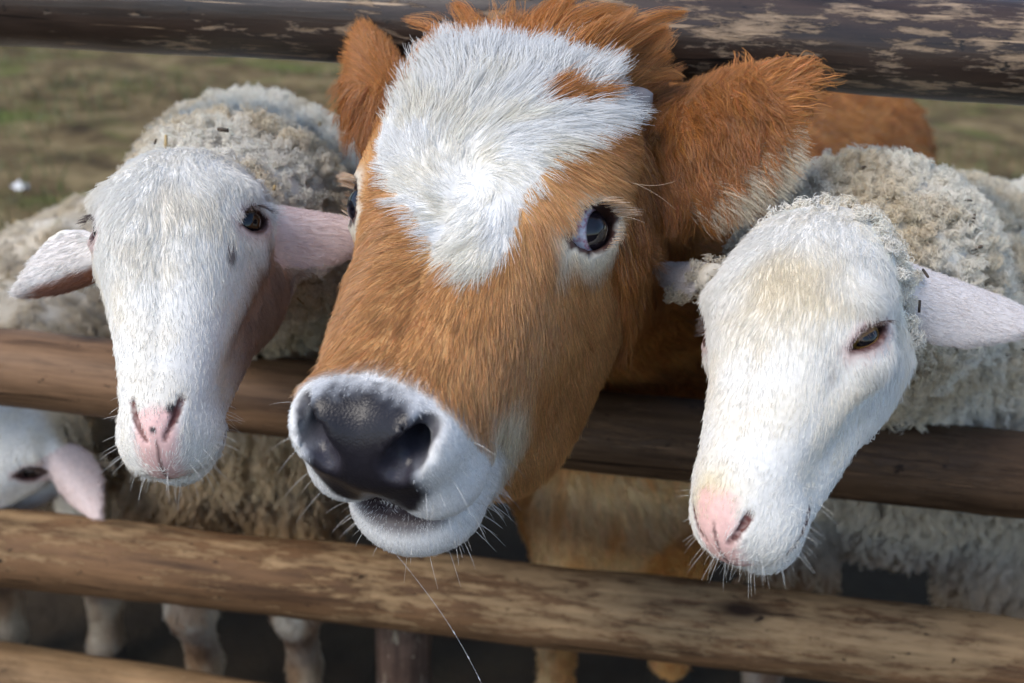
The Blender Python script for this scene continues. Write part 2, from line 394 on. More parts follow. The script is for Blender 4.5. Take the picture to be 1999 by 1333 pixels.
# ------------------------------------------------------------------ hair helpers
def hair(name, parent, pts, rad, col, mat):
    n, k = pts.shape[:2]
    c = bpy.data.hair_curves.new(name); c.add_curves([k] * n)
    c.position_data.foreach_set('vector', np.ascontiguousarray(pts, np.float32).ravel())
    r = c.attributes.get('radius') or c.attributes.new('radius', 'FLOAT', 'POINT'); r.data.foreach_set('value', np.ascontiguousarray(rad, np.float32).ravel())
    attr(c, 'col', col, 'CURVE'); c.materials.append(mat)
    return link(bpy.data.objects.new(name, c), parent)
def view_weight(p, n):
    """full density for what the camera can see from here or a few steps to the side, thin elsewhere"""
    v = CAM_C - p; L = np.linalg.norm(v, axis=1); z = -(v @ CF); x = np.abs(v @ CR) / np.maximum(z, .1); y = np.abs(v @ CU) / np.maximum(z, .1)
    w = np.clip(((n * v).sum(1) / L + .6) / .5, .22, 1)
    return w * np.where((x < .62) & (y < .44), 1., .3)
def scatter(v, q, nrm, n, dens):
    """n roots on a quad mesh, chance by area x dens(face centres, normals)"""
    a, b, c, d = v[q[:, 0]], v[q[:, 1]], v[q[:, 2]], v[q[:, 3]]
    area = .5 * np.linalg.norm(np.cross(c - a, d - b), axis=1); cen = (a + b + c + d) / 4; fn = unit(nrm[q].mean(1))
    w = area * dens(cen, fn) * view_weight(cen, fn); w[~np.isfinite(w)] = 0
    i = rng.choice(len(q), n, p=w / w.sum()); u, t = rng.random((2, n, 1))
    bl = lambda e: (e[q[i, 0]] * (1 - u) + e[q[i, 1]] * u) * (1 - t) + (e[q[i, 3]] * (1 - u) + e[q[i, 2]] * u) * t
    return bl(v), unit(bl(nrm))
def tang(d, n): return unit(d - (d * n).sum(1)[:, None] * n)
def strands(root, n, d, length, lift, jit=.25, K=5, grav=0., wave=0., waven=1.5, sink=.001):
    N = len(root); P = np.empty((N, K, 3)); P[:, 0] = root - n * sink
    d = unit(d + jit * rng.normal(0, 1, (N, 3))); lift = np.broadcast_to(lift, (N,)); length = np.broadcast_to(length, (N,))
    side = np.cross(n, d); ph = rng.random(N) * 6.28
    for k in range(1, K):
        t = k / (K - 1); v = n * (lift * (1.35 - 1.2 * t))[:, None] + d; v = unit(v); v[:, 2] -= np.asarray(grav) * t
        P[:, k] = P[:, k - 1] + v * (length / (K - 1))[:, None]
    if wave is not None and np.any(wave):
        wave = np.broadcast_to(wave, (N,))
        for k in range(1, K):
            t = k / (K - 1); P[:, k] += side * (wave * t * np.sin(ph + t * waven * 6.28))[:, None] + n * (wave * .5 * t * np.cos(ph + t * waven * 6.28))[:, None]
    return P
def clump(P, m, amount):
    """pull strand tips toward the nearest of m guide strands"""
    N = len(P); s = rng.choice(N, min(m, N), replace=False); kd = kdtree.KDTree(len(s))
    for j, i in enumerate(s): kd.insert(P[i, 0], int(i))
    kd.balance(); g = np.array([kd.find(x)[1] for x in P[:, 0]])
    K = P.shape[1]; off = P[g] - P[g][:, :1] + P[g][:, :1]
    for k in range(1, K):
        t = (k / (K - 1)) ** 1.3 * np.broadcast_to(amount, (N,)); P[:, k] += (P[g, k] - P[:, k]) * t[:, None]
    return P
def taper(N, K, r, tip=.25): t = np.linspace(0, 1, K); return np.broadcast_to(np.asarray(r), (N,))[:, None] * (1 - (1 - tip) * t ** 1.5)[None]
def vary(c, a=.15):
    sat = (c.max(1) - c.min(1)) / np.maximum(c.max(1), 1e-6); a = a * np.clip(.35 + 1.3 * sat, 0, 1)
    return np.clip(c * (1 + a[:, None] * rng.normal(0, 1, (len(c), 1))) * (1 + (a * .3 * sat)[:, None] * rng.normal(0, 1, c.shape)), .003, .93)

def body(name, parent, sdf, box, h, colf, zone=None):
    v, q = polygonize(sdf, box, h)
    if zone: v, q = refine(v, q, zone)
    v, n = snap(sdf, v)
    me = fastmesh(name, v, q); col, wet = colf(v); attr(me, 'col', col); attr(me, 'wet', wet); me.materials.append(M_SKIN)
    return link(bpy.data.objects.new(name, me), parent), v, q, n
def root_empty(name, loc): o = bpy.data.objects.new(name, None); o.empty_display_size = .1; o.location = loc; return link(o)
def keep(o, parent):
    """parent without moving"""
    o.parent = parent
    if parent.type == 'EMPTY': o.matrix_parent_inverse = Matrix.Translation(parent.location).inverted()
    return o

# ------------------------------------------------------------------ eyes
def eyemat(name, iris, pupil, white, iris_r, pup_h, pup_v):
    """eyeball: local +Z is the gaze, local X the long way of the pupil, radius 1"""
    m, nt, p, out = newmat(name); N = nt.nodes.new; L = nt.links.new
    tc = N('ShaderNodeTexCoord'); sp = N('ShaderNodeSeparateXYZ'); L(tc.outputs['Object'], sp.inputs[0])
    def math_(op, a, b=None):
        n = N('ShaderNodeMath'); n.operation = op
        for i, x in enumerate((a, b)):
            if x is None: continue
            if isinstance(x, (int, float)): n.inputs[i].default_value = x
            else: L(x, n.inputs[i])
        return n.outputs[0]
    x, y, z = sp.outputs
    r = math_('SQRT', math_('ADD', math_('MULTIPLY', x, x), math_('MULTIPLY', y, y)))
    front = math_('GREATER_THAN', z, 0)
    def step(val, edge, soft):
        mr = N('ShaderNodeMapRange'); mr.interpolation_type = 'SMOOTHSTEP'; L(val, mr.inputs['Value']); mr.inputs['From Min'].default_value = edge - soft; mr.inputs['From Max'].default_value = edge + soft
        mr.inputs['To Min'].default_value = 1; mr.inputs['To Max'].default_value = 0; return mr.outputs[0]
    ir = math_('MULTIPLY', step(r, iris_r, .035), front)
    ex = math_('DIVIDE', x, pup_h); ey = math_('DIVIDE', y, pup_v)
    pu = math_('MULTIPLY', step(math_('SQRT', math_('ADD', math_('MULTIPLY', ex, ex), math_('MULTIPLY', ey, ey))), 1, .12), front)
    no = N('ShaderNodeTexNoise'); no.inputs['Scale'].default_value = 5; no.inputs['Detail'].default_value = 5; L(tc.outputs['Object'], no.inputs['Vector'])
    wr = N('ShaderNodeValToRGB'); L(no.outputs['Fac'], wr.inputs[0]); wr.color_ramp.elements[0].position = .38; wr.color_ramp.elements[0].color = (white[0] * .75, white[1] * .4, white[2] * .45, 1)
    wr.color_ramp.elements[1].position = .55; wr.color_ramp.elements[1].color = (*white, 1)
    n2 = N('ShaderNodeTexNoise'); n2.inputs['Scale'].default_value = 14; L(tc.outputs['Object'], n2.inputs['Vector'])
    rr = N('ShaderNodeValToRGB'); L(n2.outputs['Fac'], rr.inputs[0]); rr.color_ramp.elements[0].position = .35; rr.color_ramp.elements[1].position = .7
    rr.color_ramp.elements[0].color = (iris[0] * .5, iris[1] * .5, iris[2] * .5, 1); rr.color_ramp.elements[1].color = (*iris, 1)
    def mix(f, a, b):
        k = N('ShaderNodeMix'); k.data_type = 'RGBA'; L(f, k.inputs['Factor']); L(a, k.inputs['A'])
        if isinstance(b, tuple): k.inputs['B'].default_value = (*b, 1)
        else: L(b, k.inputs['B'])
        return k.outputs['Result']
    c = mix(ir, wr.outputs[0], rr.outputs[0]); c = mix(pu, c, pupil); L(c, p.inputs['Base Color'])
    p.inputs['Roughness'].default_value = .06; p.inputs['Specular IOR Level'].default_value = .35; p.inputs['Coat Weight'].default_value = .35; p.inputs['Coat Roughness'].default_value = .02
    return m
def sphere_mesh(name, mat, nu=48, nv=32):
    v = [(math.sin(math.pi * j / nv) * math.cos(2 * math.pi * i / nu), math.sin(math.pi * j / nv) * math.sin(2 * math.pi * i / nu), math.cos(math.pi * j / nv)) for j in range(nv + 1) for i in range(nu)]
    v = np.array(v); b = np.clip((v[:, 2] - .72) / .28, 0, 1); v *= (1 + .07 * b ** .8)[:, None]       # corneal bulge
    q = np.array([(j * nu + i, (j + 1) * nu + i, (j + 1) * nu + (i + 1) % nu, j * nu + (i + 1) % nu) for j in range(nv) for i in range(nu)])
    me = fastmesh(name, v, q); me.materials.append(mat); return me
def put_eye(parent, fr, lid, side, gaze_local, mesh):
    c = lid.cen.copy(); c[0] *= side; g = np.array(gaze_local, float); w = fr.wld(c)[0]
    z = Vector(fr.dirw(norm(g))); eh = lid.eh.copy(); eh[0] *= side; x = Vector(fr.dirw(eh)); x = (x - x.dot(z) * z).normalized(); y = z.cross(x)
    r = lid.r * fr.s; o = bpy.data.objects.new('eye', mesh); o.matrix_world = Matrix(((x.x * r, y.x * r, z.x * r, w[0]), (x.y * r, y.y * r, z.y * r, w[1]), (x.z * r, y.z * r, z.z * r, w[2]), (0, 0, 0, 1)))
    return link(o, parent)

# ================================================================== GROUND, FENCE
def ramp(nt, fac, stops):
    r = nt.nodes.new('ShaderNodeValToRGB'); nt.links.new(fac, r.inputs[0]); e = r.color_ramp.elements
    while len(e) < len(stops): e.new(.5)
    for k, (p, c) in enumerate(stops): e[k].position = p; e[k].color = (*c, 1) if len(c) == 3 else c
    return r.outputs[0]
def noise(nt, vec, sc, det=6, rough=.6, dist=0.):
    n = nt.nodes.new('ShaderNodeTexNoise'); n.inputs['Scale'].default_value = sc; n.inputs['Detail'].default_value = det; n.inputs['Roughness'].default_value = rough; n.inputs['Distortion'].default_value = dist
    if vec: nt.links.new(vec, n.inputs['Vector'])
    return n.outputs['Fac']
def mixn(nt, f, a, b, blend='MIX'):
    k = nt.nodes.new('ShaderNodeMix'); k.data_type = 'RGBA'; k.blend_type = blend
    for s, x in (('Factor', f), ('A', a), ('B', b)):
        if isinstance(x, (tuple, list)): k.inputs[s].default_value = (*x, 1)
        elif isinstance(x, (int, float)): k.inputs[s].default_value = x
        else: nt.links.new(x, k.inputs[s])
    return k.outputs['Result']
def bumpn(nt, h, strength, dist, target):
    b = nt.nodes.new('ShaderNodeBump'); b.inputs['Strength'].default_value = strength; b.inputs['Distance'].default_value = dist; nt.links.new(h, b.inputs['Height']); nt.links.new(b.outputs[0], target)
# ---- ground sheet, finer near the fence
xs = np.concatenate([np.linspace(-200, -6, 14), np.linspace(-5.9, 6.9, 160), np.linspace(7, 200, 14)]); ys = np.concatenate([np.linspace(-60, -1, 8), np.linspace(-.8, 11, 160), np.linspace(11.5, 300, 20)])
X, Y = np.meshgrid(xs, ys, indexing='ij'); g = np.stack([X.ravel(), Y.ravel(), 0 * X.ravel()], 1)
g[:, 2] = (.05 * (fbm(g, 1.3) - .5) + .03 * (fbm(g, 6) - .5)) * (np.abs(g[:, 0]) < 8) * (g[:, 1] < 12) * (g[:, 1] > -1) - .012
ny = len(ys); I, J = np.meshgrid(np.arange(len(xs) - 1), np.arange(ny - 1), indexing='ij'); a = (I * ny + J).ravel()
me = fastmesh('ground', g, np.stack([a, a + ny, a + ny + 1, a + 1], 1)); m, nt, p_, o_ = newmat('trampled_pasture'); me.materials.append(m)
tc = nt.nodes.new('ShaderNodeTexCoord').outputs['Object']
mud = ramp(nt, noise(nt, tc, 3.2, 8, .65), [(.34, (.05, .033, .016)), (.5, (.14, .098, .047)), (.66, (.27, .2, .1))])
gr = ramp(nt, noise(nt, tc, 9, 6), [(.3, (.06, .08, .016)), (.7, (.17, .19, .05))])
patch = ramp(nt, noise(nt, tc, 1.5, 5, .62, .4), [(.52, (0, 0, 0)), (.68, (1, 1, 1))])
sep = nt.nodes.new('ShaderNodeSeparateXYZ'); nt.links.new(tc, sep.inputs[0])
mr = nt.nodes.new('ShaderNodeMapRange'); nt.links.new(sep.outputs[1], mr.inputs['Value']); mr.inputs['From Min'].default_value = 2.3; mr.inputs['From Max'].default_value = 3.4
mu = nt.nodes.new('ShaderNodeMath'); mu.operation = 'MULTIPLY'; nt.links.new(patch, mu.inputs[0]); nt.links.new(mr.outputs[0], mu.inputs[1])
shade_mud = mixn(nt, mr.outputs[0], mixn(nt, .85, mud, (.05, .037, .027)), mud); p_.inputs['Specular IOR Level'].default_value = .1  # mud near the fence darkened: the animals' shade painted into the colour
nt.links.new(mixn(nt, mu.outputs[0], shade_mud, gr), p_.inputs['Base Color']); p_.inputs['Roughness'].default_value = .9; bumpn(nt, noise(nt, tc, 22, 8, .7), .8, .03, p_.inputs['Normal'])
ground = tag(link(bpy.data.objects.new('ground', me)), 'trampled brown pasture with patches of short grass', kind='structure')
# ---- grass tufts
nb = 26000; c = np.stack([rng.uniform(-4.5, 5, nb), 2.3 + 8 * rng.random(nb) ** 1.3, np.zeros(nb)], 1); kp = fbm(c, 1.1) + .25 * (rng.random(nb) - .5) > .56; c = c[kp]; nb = len(c)
c[:, 2] = .05 * (fbm(c, 1.3) - .5) + .03 * (fbm(c, 6) - .5) - .012
yaw = rng.random(nb) * 6.28; hgt = rng.uniform(.03, .09, nb); w = rng.uniform(.002, .005, nb); ln = rng.normal(0, .45, (nb, 2))
sx = np.stack([np.cos(yaw), np.sin(yaw), 0 * yaw], 1) * w[:, None]; tip = c + np.stack([ln[:, 0] * hgt, ln[:, 1] * hgt, hgt], 1); mid = c + np.stack([ln[:, 0] * hgt * .3, ln[:, 1] * hgt * .3, hgt * .6], 1)
v = np.stack([c - sx, c + sx, mid + sx * .7, mid - sx * .7, tip - sx * .1, tip + sx * .1], 1).reshape(-1, 3); b = np.arange(nb)[:, None] * 6
me = fastmesh('grass', v, np.concatenate([b + [0, 1, 2, 3], b + [3, 2, 5, 4]])); m, nt, p_, o_ = newmat('grass'); me.materials.append(m)
tc = nt.nodes.new('ShaderNodeTexCoord').outputs['Object']; nt.links.new(ramp(nt, noise(nt, tc, 3, 4), [(.3, (.05, .075, .018)), (.55, (.11, .13, .04)), (.75, (.22, .18, .08))]), p_.inputs['Base Color']); p_.inputs['Roughness'].default_value = .6
tag(link(bpy.data.objects.new('grass', me)), 'short green and straw coloured grass growing in the pasture', 'grass', 'stuff')
# ---- scrap on the grass
sv = []; rr = np.random.default_rng(5)
for j in range(9):
    for i in range(9): u, w_ = i / 8 - .5, j / 8 - .5; sv.append((u * .09, w_ * .06, .02 + .03 * math.cos(u * 4) * math.cos(w_ * 5) + rr.normal(0, .006)))
me = fastmesh('paper_scrap', np.array(sv), np.array([(j * 9 + i, j * 9 + i + 1, (j + 1) * 9 + i + 1, (j + 1) * 9 + i) for j in range(8) for i in range(8)])); m, nt, p_, o_ = newmat('paper'); me.materials.append(m)
nt.links.new(ramp(nt, noise(nt, None, 40), [(.3, (.62, .62, .62)), (.7, (.82, .82, .82))]), p_.inputs['Base Color']); p_.inputs['Roughness'].default_value = .8
_d = at(40, 368, 1) - CAM_C; _t = -CAM_C[2] / _d[2]; sc_ = link(bpy.data.objects.new('paper_scrap', me)); sc_.location = CAM_C + _t * _d; sc_.scale = (.7, .7, .7); tag(sc_, 'small white scrap lying on the pasture at the left edge', 'scrap')
# ---- fence
def woodmat(name, dark, midc, light, wear, scratch, grain=(.9, 14, 14), coat=0., low=None, top=0.):
    m, nt, p, out = newmat(name); tco = nt.nodes.new('ShaderNodeTexCoord').outputs['Object']
    def mapped(s):
        k = nt.nodes.new('ShaderNodeMapping'); k.inputs['Scale'].default_value = s; nt.links.new(tco, k.inputs['Vector']); return k.outputs[0]
    g1 = noise(nt, mapped(grain), 5, 8, .65, .3); g2 = noise(nt, mapped((2.2, 5, 5)), 2.2, 6, .6, .6)
    base = ramp(nt, g1, [(.3, dark), (.52, midc), (.75, tuple(np.array(midc) * 1.35))])
    base = mixn(nt, .75, base, ramp(nt, g2, [(.32, (.45, .42, .4)), (.68, (1.25, 1.25, 1.25))]), 'MULTIPLY')
    def mth(op, a, b):
        k = nt.nodes.new('ShaderNodeMath'); k.operation = op
        for i_, x_ in enumerate((a, b)):
            if isinstance(x_, (int, float)): k.inputs[i_].default_value = x_
            else: nt.links.new(x_, k.inputs[i_])
        return k.outputs[0]
    f1 = noise(nt, mapped(tuple(np.array(grain) * (6, 2, 2) if grain[0] < 2 else np.array(grain) * (2, 2, 6))), 3.5, 10, .72, .15); f2 = noise(nt, mapped((5, 13, 13)), 2.3, 6, .65, .4); f3 = noise(nt, mapped((1.3, 5, 5)), 2.0, 3, .6)
    zc = nt.nodes.new('ShaderNodeSeparateXYZ'); nt.links.new(tco, zc.inputs[0])
    wv = mth('ADD', mth('MULTIPLY', f1, .55), mth('ADD', mth('MULTIPLY', f2, .2), mth('ADD', mth('MULTIPLY', f3, .33), mth('MULTIPLY', zc.outputs[2], top))))
    wm = ramp(nt, wv, [(wear, (0, 0, 0)), (wear + .03, (.55, .55, .55)), (wear + .09, (1, 1, 1))]); c = mixn(nt, wm, base, ramp(nt, g1, [(.3, tuple(np.array(light) * .55)), (.7, light)]))
    if low:
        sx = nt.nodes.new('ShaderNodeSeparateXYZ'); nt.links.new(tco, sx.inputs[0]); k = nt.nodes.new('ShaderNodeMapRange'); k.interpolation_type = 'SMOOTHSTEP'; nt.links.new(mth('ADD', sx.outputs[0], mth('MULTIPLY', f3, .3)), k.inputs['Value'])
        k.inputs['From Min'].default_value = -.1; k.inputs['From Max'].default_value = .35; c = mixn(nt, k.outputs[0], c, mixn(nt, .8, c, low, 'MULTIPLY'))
    s1 = noise(nt, mapped((1.2, 60, 60)), 3.2, 3, .5); s2 = ramp(nt, s1, [(scratch, (0, 0, 0)), (scratch + .03, (1, 1, 1))]); c = mixn(nt, s2, c, tuple(np.array(light) * .85))
    ck = ramp(nt, noise(nt, mapped((.7, 34, 34) if grain[0] < 2 else (34, 34, .7)), 2.6, 4, .55, .25), [(.30, (1, 1, 1)), (.335, (0, 0, 0))]); c = mixn(nt, ck, c, tuple(np.array(dark) * .35))
    fl = ramp(nt, noise(nt, mapped((9, 16, 16)), 4.5, 6, .7), [(.32, (1, 1, 1)), (.38, (0, 0, 0))]); c = mixn(nt, fl, c, tuple(np.array(dark) * .4))
    kn = nt.nodes.new('ShaderNodeTexVoronoi'); kn.inputs['Scale'].default_value = 1; nt.links.new(mapped((3.2, 9, 9)), kn.inputs['Vector']); kd = ramp(nt, kn.outputs['Distance'], [(.05, (1, 1, 1)), (.16, (0, 0, 0))]); c = mixn(nt, kd, c, tuple(np.array(dark) * .5))
    nt.links.new(c, p.inputs['Base Color']); p.inputs['Roughness'].default_value = .62 - .22 * coat; p.inputs['Specular IOR Level'].default_value = .12 + .25 * coat; p.inputs['Coat Weight'].default_value = .25 * coat; p.inputs['Coat Roughness'].default_value = .35
    hh = nt.nodes.new('ShaderNodeMath'); hh.operation = 'SUBTRACT'; nt.links.new(g1, hh.inputs[0]); nt.links.new(wm, hh.inputs[1]); bumpn(nt, hh.outputs[0], .55, .0022, p.inputs['Normal'])
    return m
FD = np.array([-0.994360, 0.106059, 0.]); FN = np.array([FD[1], -FD[0], 0]); FP = at(1000, 815, 1.23)
def on_fence(px, py): d = at(px, py, 1) - CAM_C; t = ((FP - CAM_C) @ FN) / (d @ FN); return CAM_C + t * d
fence = root_empty('wooden_fence', (0, 1.08, 0)); tag(fence, 'round pole fence with weathered brown rails the animals look through', 'fence')
def rail(A, B, r, mat, seed, label, ext=.9, bow=.01):
    A = np.array(A, float); B = np.array(B, float); ax = B - A; L0 = np.linalg.norm(ax); ax /= L0; A = A - ax * ext; L = L0 + 2 * ext
    nl, ns = 150, 40; t = np.linspace(0, 1, nl); v = []; th = np.arange(ns) * 2 * math.pi / ns
    xx = (t * L - L / 2)
    P = np.stack([np.repeat(xx, ns), np.tile(np.cos(th), nl) * r, np.tile(np.sin(th), nl) * r], 1)
    k = 1 + .16 * (fbm(P * [1, 1, 1] + seed, 4.5, 2) - .5) + .07 * (fbm(P * [.6, 1, 1] + seed, 26, 3) - .5)
    P[:, 1:] *= k[:, None]; cy_ = bow * np.sin(xx * 2.1 + seed); P[:, 2] += np.repeat(cy_, ns); P[:, 1] += np.repeat(bow * .7 * np.cos(xx * 1.7 + seed), ns)
    q = [(i * ns + j, i * ns + (j + 1) % ns, (i + 1) * ns + (j + 1) % ns, (i + 1) * ns + j) for i in range(nl - 1) for j in range(ns)]
    cv0 = len(P); P = np.concatenate([P, [[xx[0], 0, cy_[0]], [xx[-1], 0, cy_[-1]]]])
    q += [(cv0, (2 * j + 2) % ns, 2 * j + 1, 2 * j) for j in range(ns // 2)] + [(cv0 + 1, (nl - 1) * ns + 2 * j, (nl - 1) * ns + 2 * j + 1, (nl - 1) * ns + (2 * j + 2) % ns) for j in range(ns // 2)]
    me = fastmesh('rail', P, np.array(q)); me.materials.append(mat); o = bpy.data.objects.new('rail', me)
    x = Vector(ax); z = Vector((0, 0, 1)); y = z.cross(x).normalized(); z = x.cross(y); c = Vector(A + ax * L / 2)
    o.matrix_world = Matrix(((x.x, y.x, z.x, c.x), (x.y, y.y, z.y, c.y), (x.z, y.z, z.z, c.z), (0, 0, 0, 1)))
    link(o, fence); tag(o, label); return o
W_TOP = woodmat('dark_stained_rail', (.012, .008, .007), (.042, .026, .019), (.42, .29, .18), .585, .66, coat=1.)
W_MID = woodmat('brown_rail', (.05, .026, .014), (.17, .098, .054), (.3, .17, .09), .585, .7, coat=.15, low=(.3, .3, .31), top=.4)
W_LOW = woodmat('bare_rail', (.045, .025, .015), (.15, .083, .042), (.36, .235, .125), .565, .72, top=1.3)
W_BOT = woodmat('pale_rail', (.12, .07, .035), (.3, .19, .1), (.42, .28, .15), .56, .72)
rail(on_fence(0, -4), on_fence(1999, 105), .05, W_TOP, 1.3, 'dark stained top rail worn through to bare wood', bow=.003)
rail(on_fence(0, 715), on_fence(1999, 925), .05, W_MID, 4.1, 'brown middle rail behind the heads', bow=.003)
rail(on_fence(0, 1070), on_fence(1999, 1290), .054, W_LOW, 7.7, 'tan lower rail with flaking bark', ext=1.1, bow=.004)
rail(on_fence(0, 1319), on_fence(480, 1394), .05, W_BOT, 9.2, 'pale lowest rail', ext=2.2, bow=.004)
pb = at(784, 1290, 1.5); pb = np.array([pb[0], pb[1] + .03, 0]); nl, ns = 60, 32; th = np.arange(ns) * 2 * math.pi / ns; zz = np.linspace(-.05, 1.27, nl)
P = np.stack([np.tile(np.cos(th), nl) * .042, np.tile(np.sin(th), nl) * .042, np.repeat(zz, ns)], 1); P[:, :2] *= (1 + .12 * (fbm(P, 9, 3) - .5))[:, None]
q = np.array([(i * ns + j, i * ns + (j + 1) % ns, (i + 1) * ns + (j + 1) % ns, (i + 1) * ns + j) for i in range(nl - 1) for j in range(ns)] + [((nl - 1) * ns, (nl - 1) * ns + 2 * j, (nl - 1) * ns + 2 * j + 1, (nl - 1) * ns + (2 * j + 2) % ns) for j in range(1, ns // 2)])
me = fastmesh('post', P, q); me.materials.append(woodmat('post_wood', (.03, .02, .017), (.1, .065, .05), (.45, .38, .28), .6, .7, grain=(14, 14, .9))); o = bpy.data.objects.new('post', me); o.location = pb; link(o, fence)

# ================================================================== CALF
BLAZE = [(-0.0705, 0.1283), (-0.0865, 0.1), (-0.0846, 0.06), (-0.0752, 0.025), (-0.0658, 0.007), (-0.0385, -0.023), (-0.0205, -0.034), (-0.008, -0.05), (-0.003, -0.06), (0.0134, -0.066), (0.0253, -0.078), (0.0323, -0.078), (0.0412, -0.066), (0.0484, -0.052), (0.0494, -0.0375), (0.0489, -0.013), (0.0576, 0.016), (0.0654, 0.035), (0.0796, 0.0695), (0.09, 0.086), (0.0882, 0.1045), (0.0792, 0.1283), (0.054, 0.1377), (0, 0.1444), (-0.04, 0.1425)]
SPOT = [(.0274, .083), (.0439, .0998), (.0632, .113), (.0708, .095), (.0574, .0777), (.0375, .0704)]
WHORL = np.array([.0132, .0198, -.0012])
BROWN = np.array([.6, .33, .135]); RUST = np.array([.53, .23, .062]); DEEP = np.array([.36, .13, .03]); CREAM = np.array([.78, .68, .52]); WHITE = np.array([.88, .87, .85])
def muzzle_v(q): return .85 * q[:, 1] + .5 * q[:, 2]
def pad_mask(q):
    v = muzzle_v(q); ax = np.abs(q[:, 0])
    w = np.interp(v, [-.15, -.14, -.125, -.11, -.095, -.085, -.074, -.066], [.012, .03, .038, .036, .03, .033, .036, .028])
    return sst(.005, -.004, ax - w) * (q[:, 2] < -.165) * sst(-.058, -.070, v + .005 * (vnoise(q, 300) - .5)) * (q[:, 1] > -.062)
def lip_mask(q): return (q[:, 2] < -.17) * sst(-.083, -.074, q[:, 1]) * sst(-.054, -.062, q[:, 1]) * sst(.048, .03, np.abs(q[:, 0]))
def muzzle_mask(q):
    ax = np.abs(q[:, 0]); zb = np.interp(ax, [0, .02, .043, .056, .066], [-.151, -.157, -.168, -.172, -.168])
    zb = np.where(q[:, 1] < -.045, np.interp(q[:, 1], [-.13, -.11, -.085, -.065, -.045], [-.19, -.168, -.15, -.152, -.166]), zb)
    return sst(.006, -.008, q[:, 2] - zb)
def calf_headness(p): q = CALF.loc(p); return sst(.16, .11, q[:, 2]) * (q[:, 1] > -.25) * (np.abs(q[:, 0]) < .13) * (q[:, 2] > -.26)
def ear_uv(p, e):
    a, b, n, hw = e; a = np.asarray(a); ax = b - a; L = np.linalg.norm(ax); ax = ax / L; n = n - (n @ ax) * ax; n = n / np.linalg.norm(n); w = np.cross(ax, n)
    r = p - a; return (r @ ax) / L, (r @ w) / hw, (r @ n) / hw, ax, w, n
def calf_coat(p):
    """coat colour at world points"""
    q = CALF.loc(p); N = len(p); hd = calf_headness(p)
    nz = fbm(p, 30)
    c = mixc(RUST, DEEP, sst(.35, .75, nz)); c = mixc(c, mixc(BROWN * np.array([.95, .9, .85]), BROWN * 1.1, sst(.3, .7, fbm(p, 55))), hd * sst(.09, .03, q[:, 2] - .3 * q[:, 1]))
    # chest and legs paler
    ch = sst(.75, .6, p[:, 2]) * (p[:, 1] < 1.7) * (p[:, 1] > 1.0); c = mixc(c, mixc(np.array([.74, .39, .13]), np.array([.8, .58, .32]), sst(.5, .7, fbm(p * [1, 1, .25], 16))), ch * .85)
    # cream throat and jaw edge, mouth corners
    c = mixc(c, CREAM * .92, .75 * hd * sst(-.115, -.18, q[:, 2] + .03 * (fbm(q, 60) - .5)) * sst(-.055, -.085, q[:, 1]) * sst(-.15, -.12, q[:, 1]))
    m_ = q.copy(); m_[:, 0] = np.abs(m_[:, 0]); c = mixc(c, CREAM, hd * .95 * sst(.05, .02, np.linalg.norm((m_ - [.052, -.066, -.15]) * [1, .9, 1.1], axis=1) + .012 * (fbm(q, 90) - .5)))
    # pale rings round the eyes
    m = q.copy(); m[:, 0] = np.abs(m[:, 0]); d2, A = CALF_LID.open2(m); _, eh, ev = CALF_LID.uv(m)
    ring = sst(.022, .004, d2 + .12 * np.clip(ev, 0, 1) - .25 * np.clip(-ev, 0, .02) + .15 * np.clip(eh, 0, 1)) * (np.abs(A) < .03) * hd
    c = mixc(c, np.array([.8, .74, .62]), ring * .95)
    bl = inpoly(q[:, 0] + .006 * (fbm(q, 120, 2) - .5), q[:, 2] + .01 * (fbm(q + 5, 140, 2) - .5), BLAZE) & ~inpoly(q[:, 0], q[:, 2], SPOT) & (q[:, 1] > -.055)
    c[bl] = mixc(WHITE, WHITE * np.array([.97, .93, .84]), sst(.4, .7, fbm(p[bl], 35)))
    sp = inpoly(q[:, 0], q[:, 2], SPOT) & (q[:, 1] > -.05); c[sp] = RUST
    # muzzle white
    mz = muzzle_mask(q) * hd; c = mixc(c, np.array([.88, .87, .86]), mz)
    # ears
    for k, e in enumerate(CALF_EARS):
        u, w, n, ax, wv, nv = ear_uv(p, e); inn = (u > -.05) & (u < 1.1) & (np.abs(w) < 1.2) & (np.abs(n) < .8)
        c[inn] = RUST * 1.05
        if k == 0:
            fr = inn & (np.abs(w) * (np.sign(w * -wv[2]) > 0) + .5 * (vnoise(p * 1., 1700) - .5) > .8); c[fr] = CREAM * .95
    return c
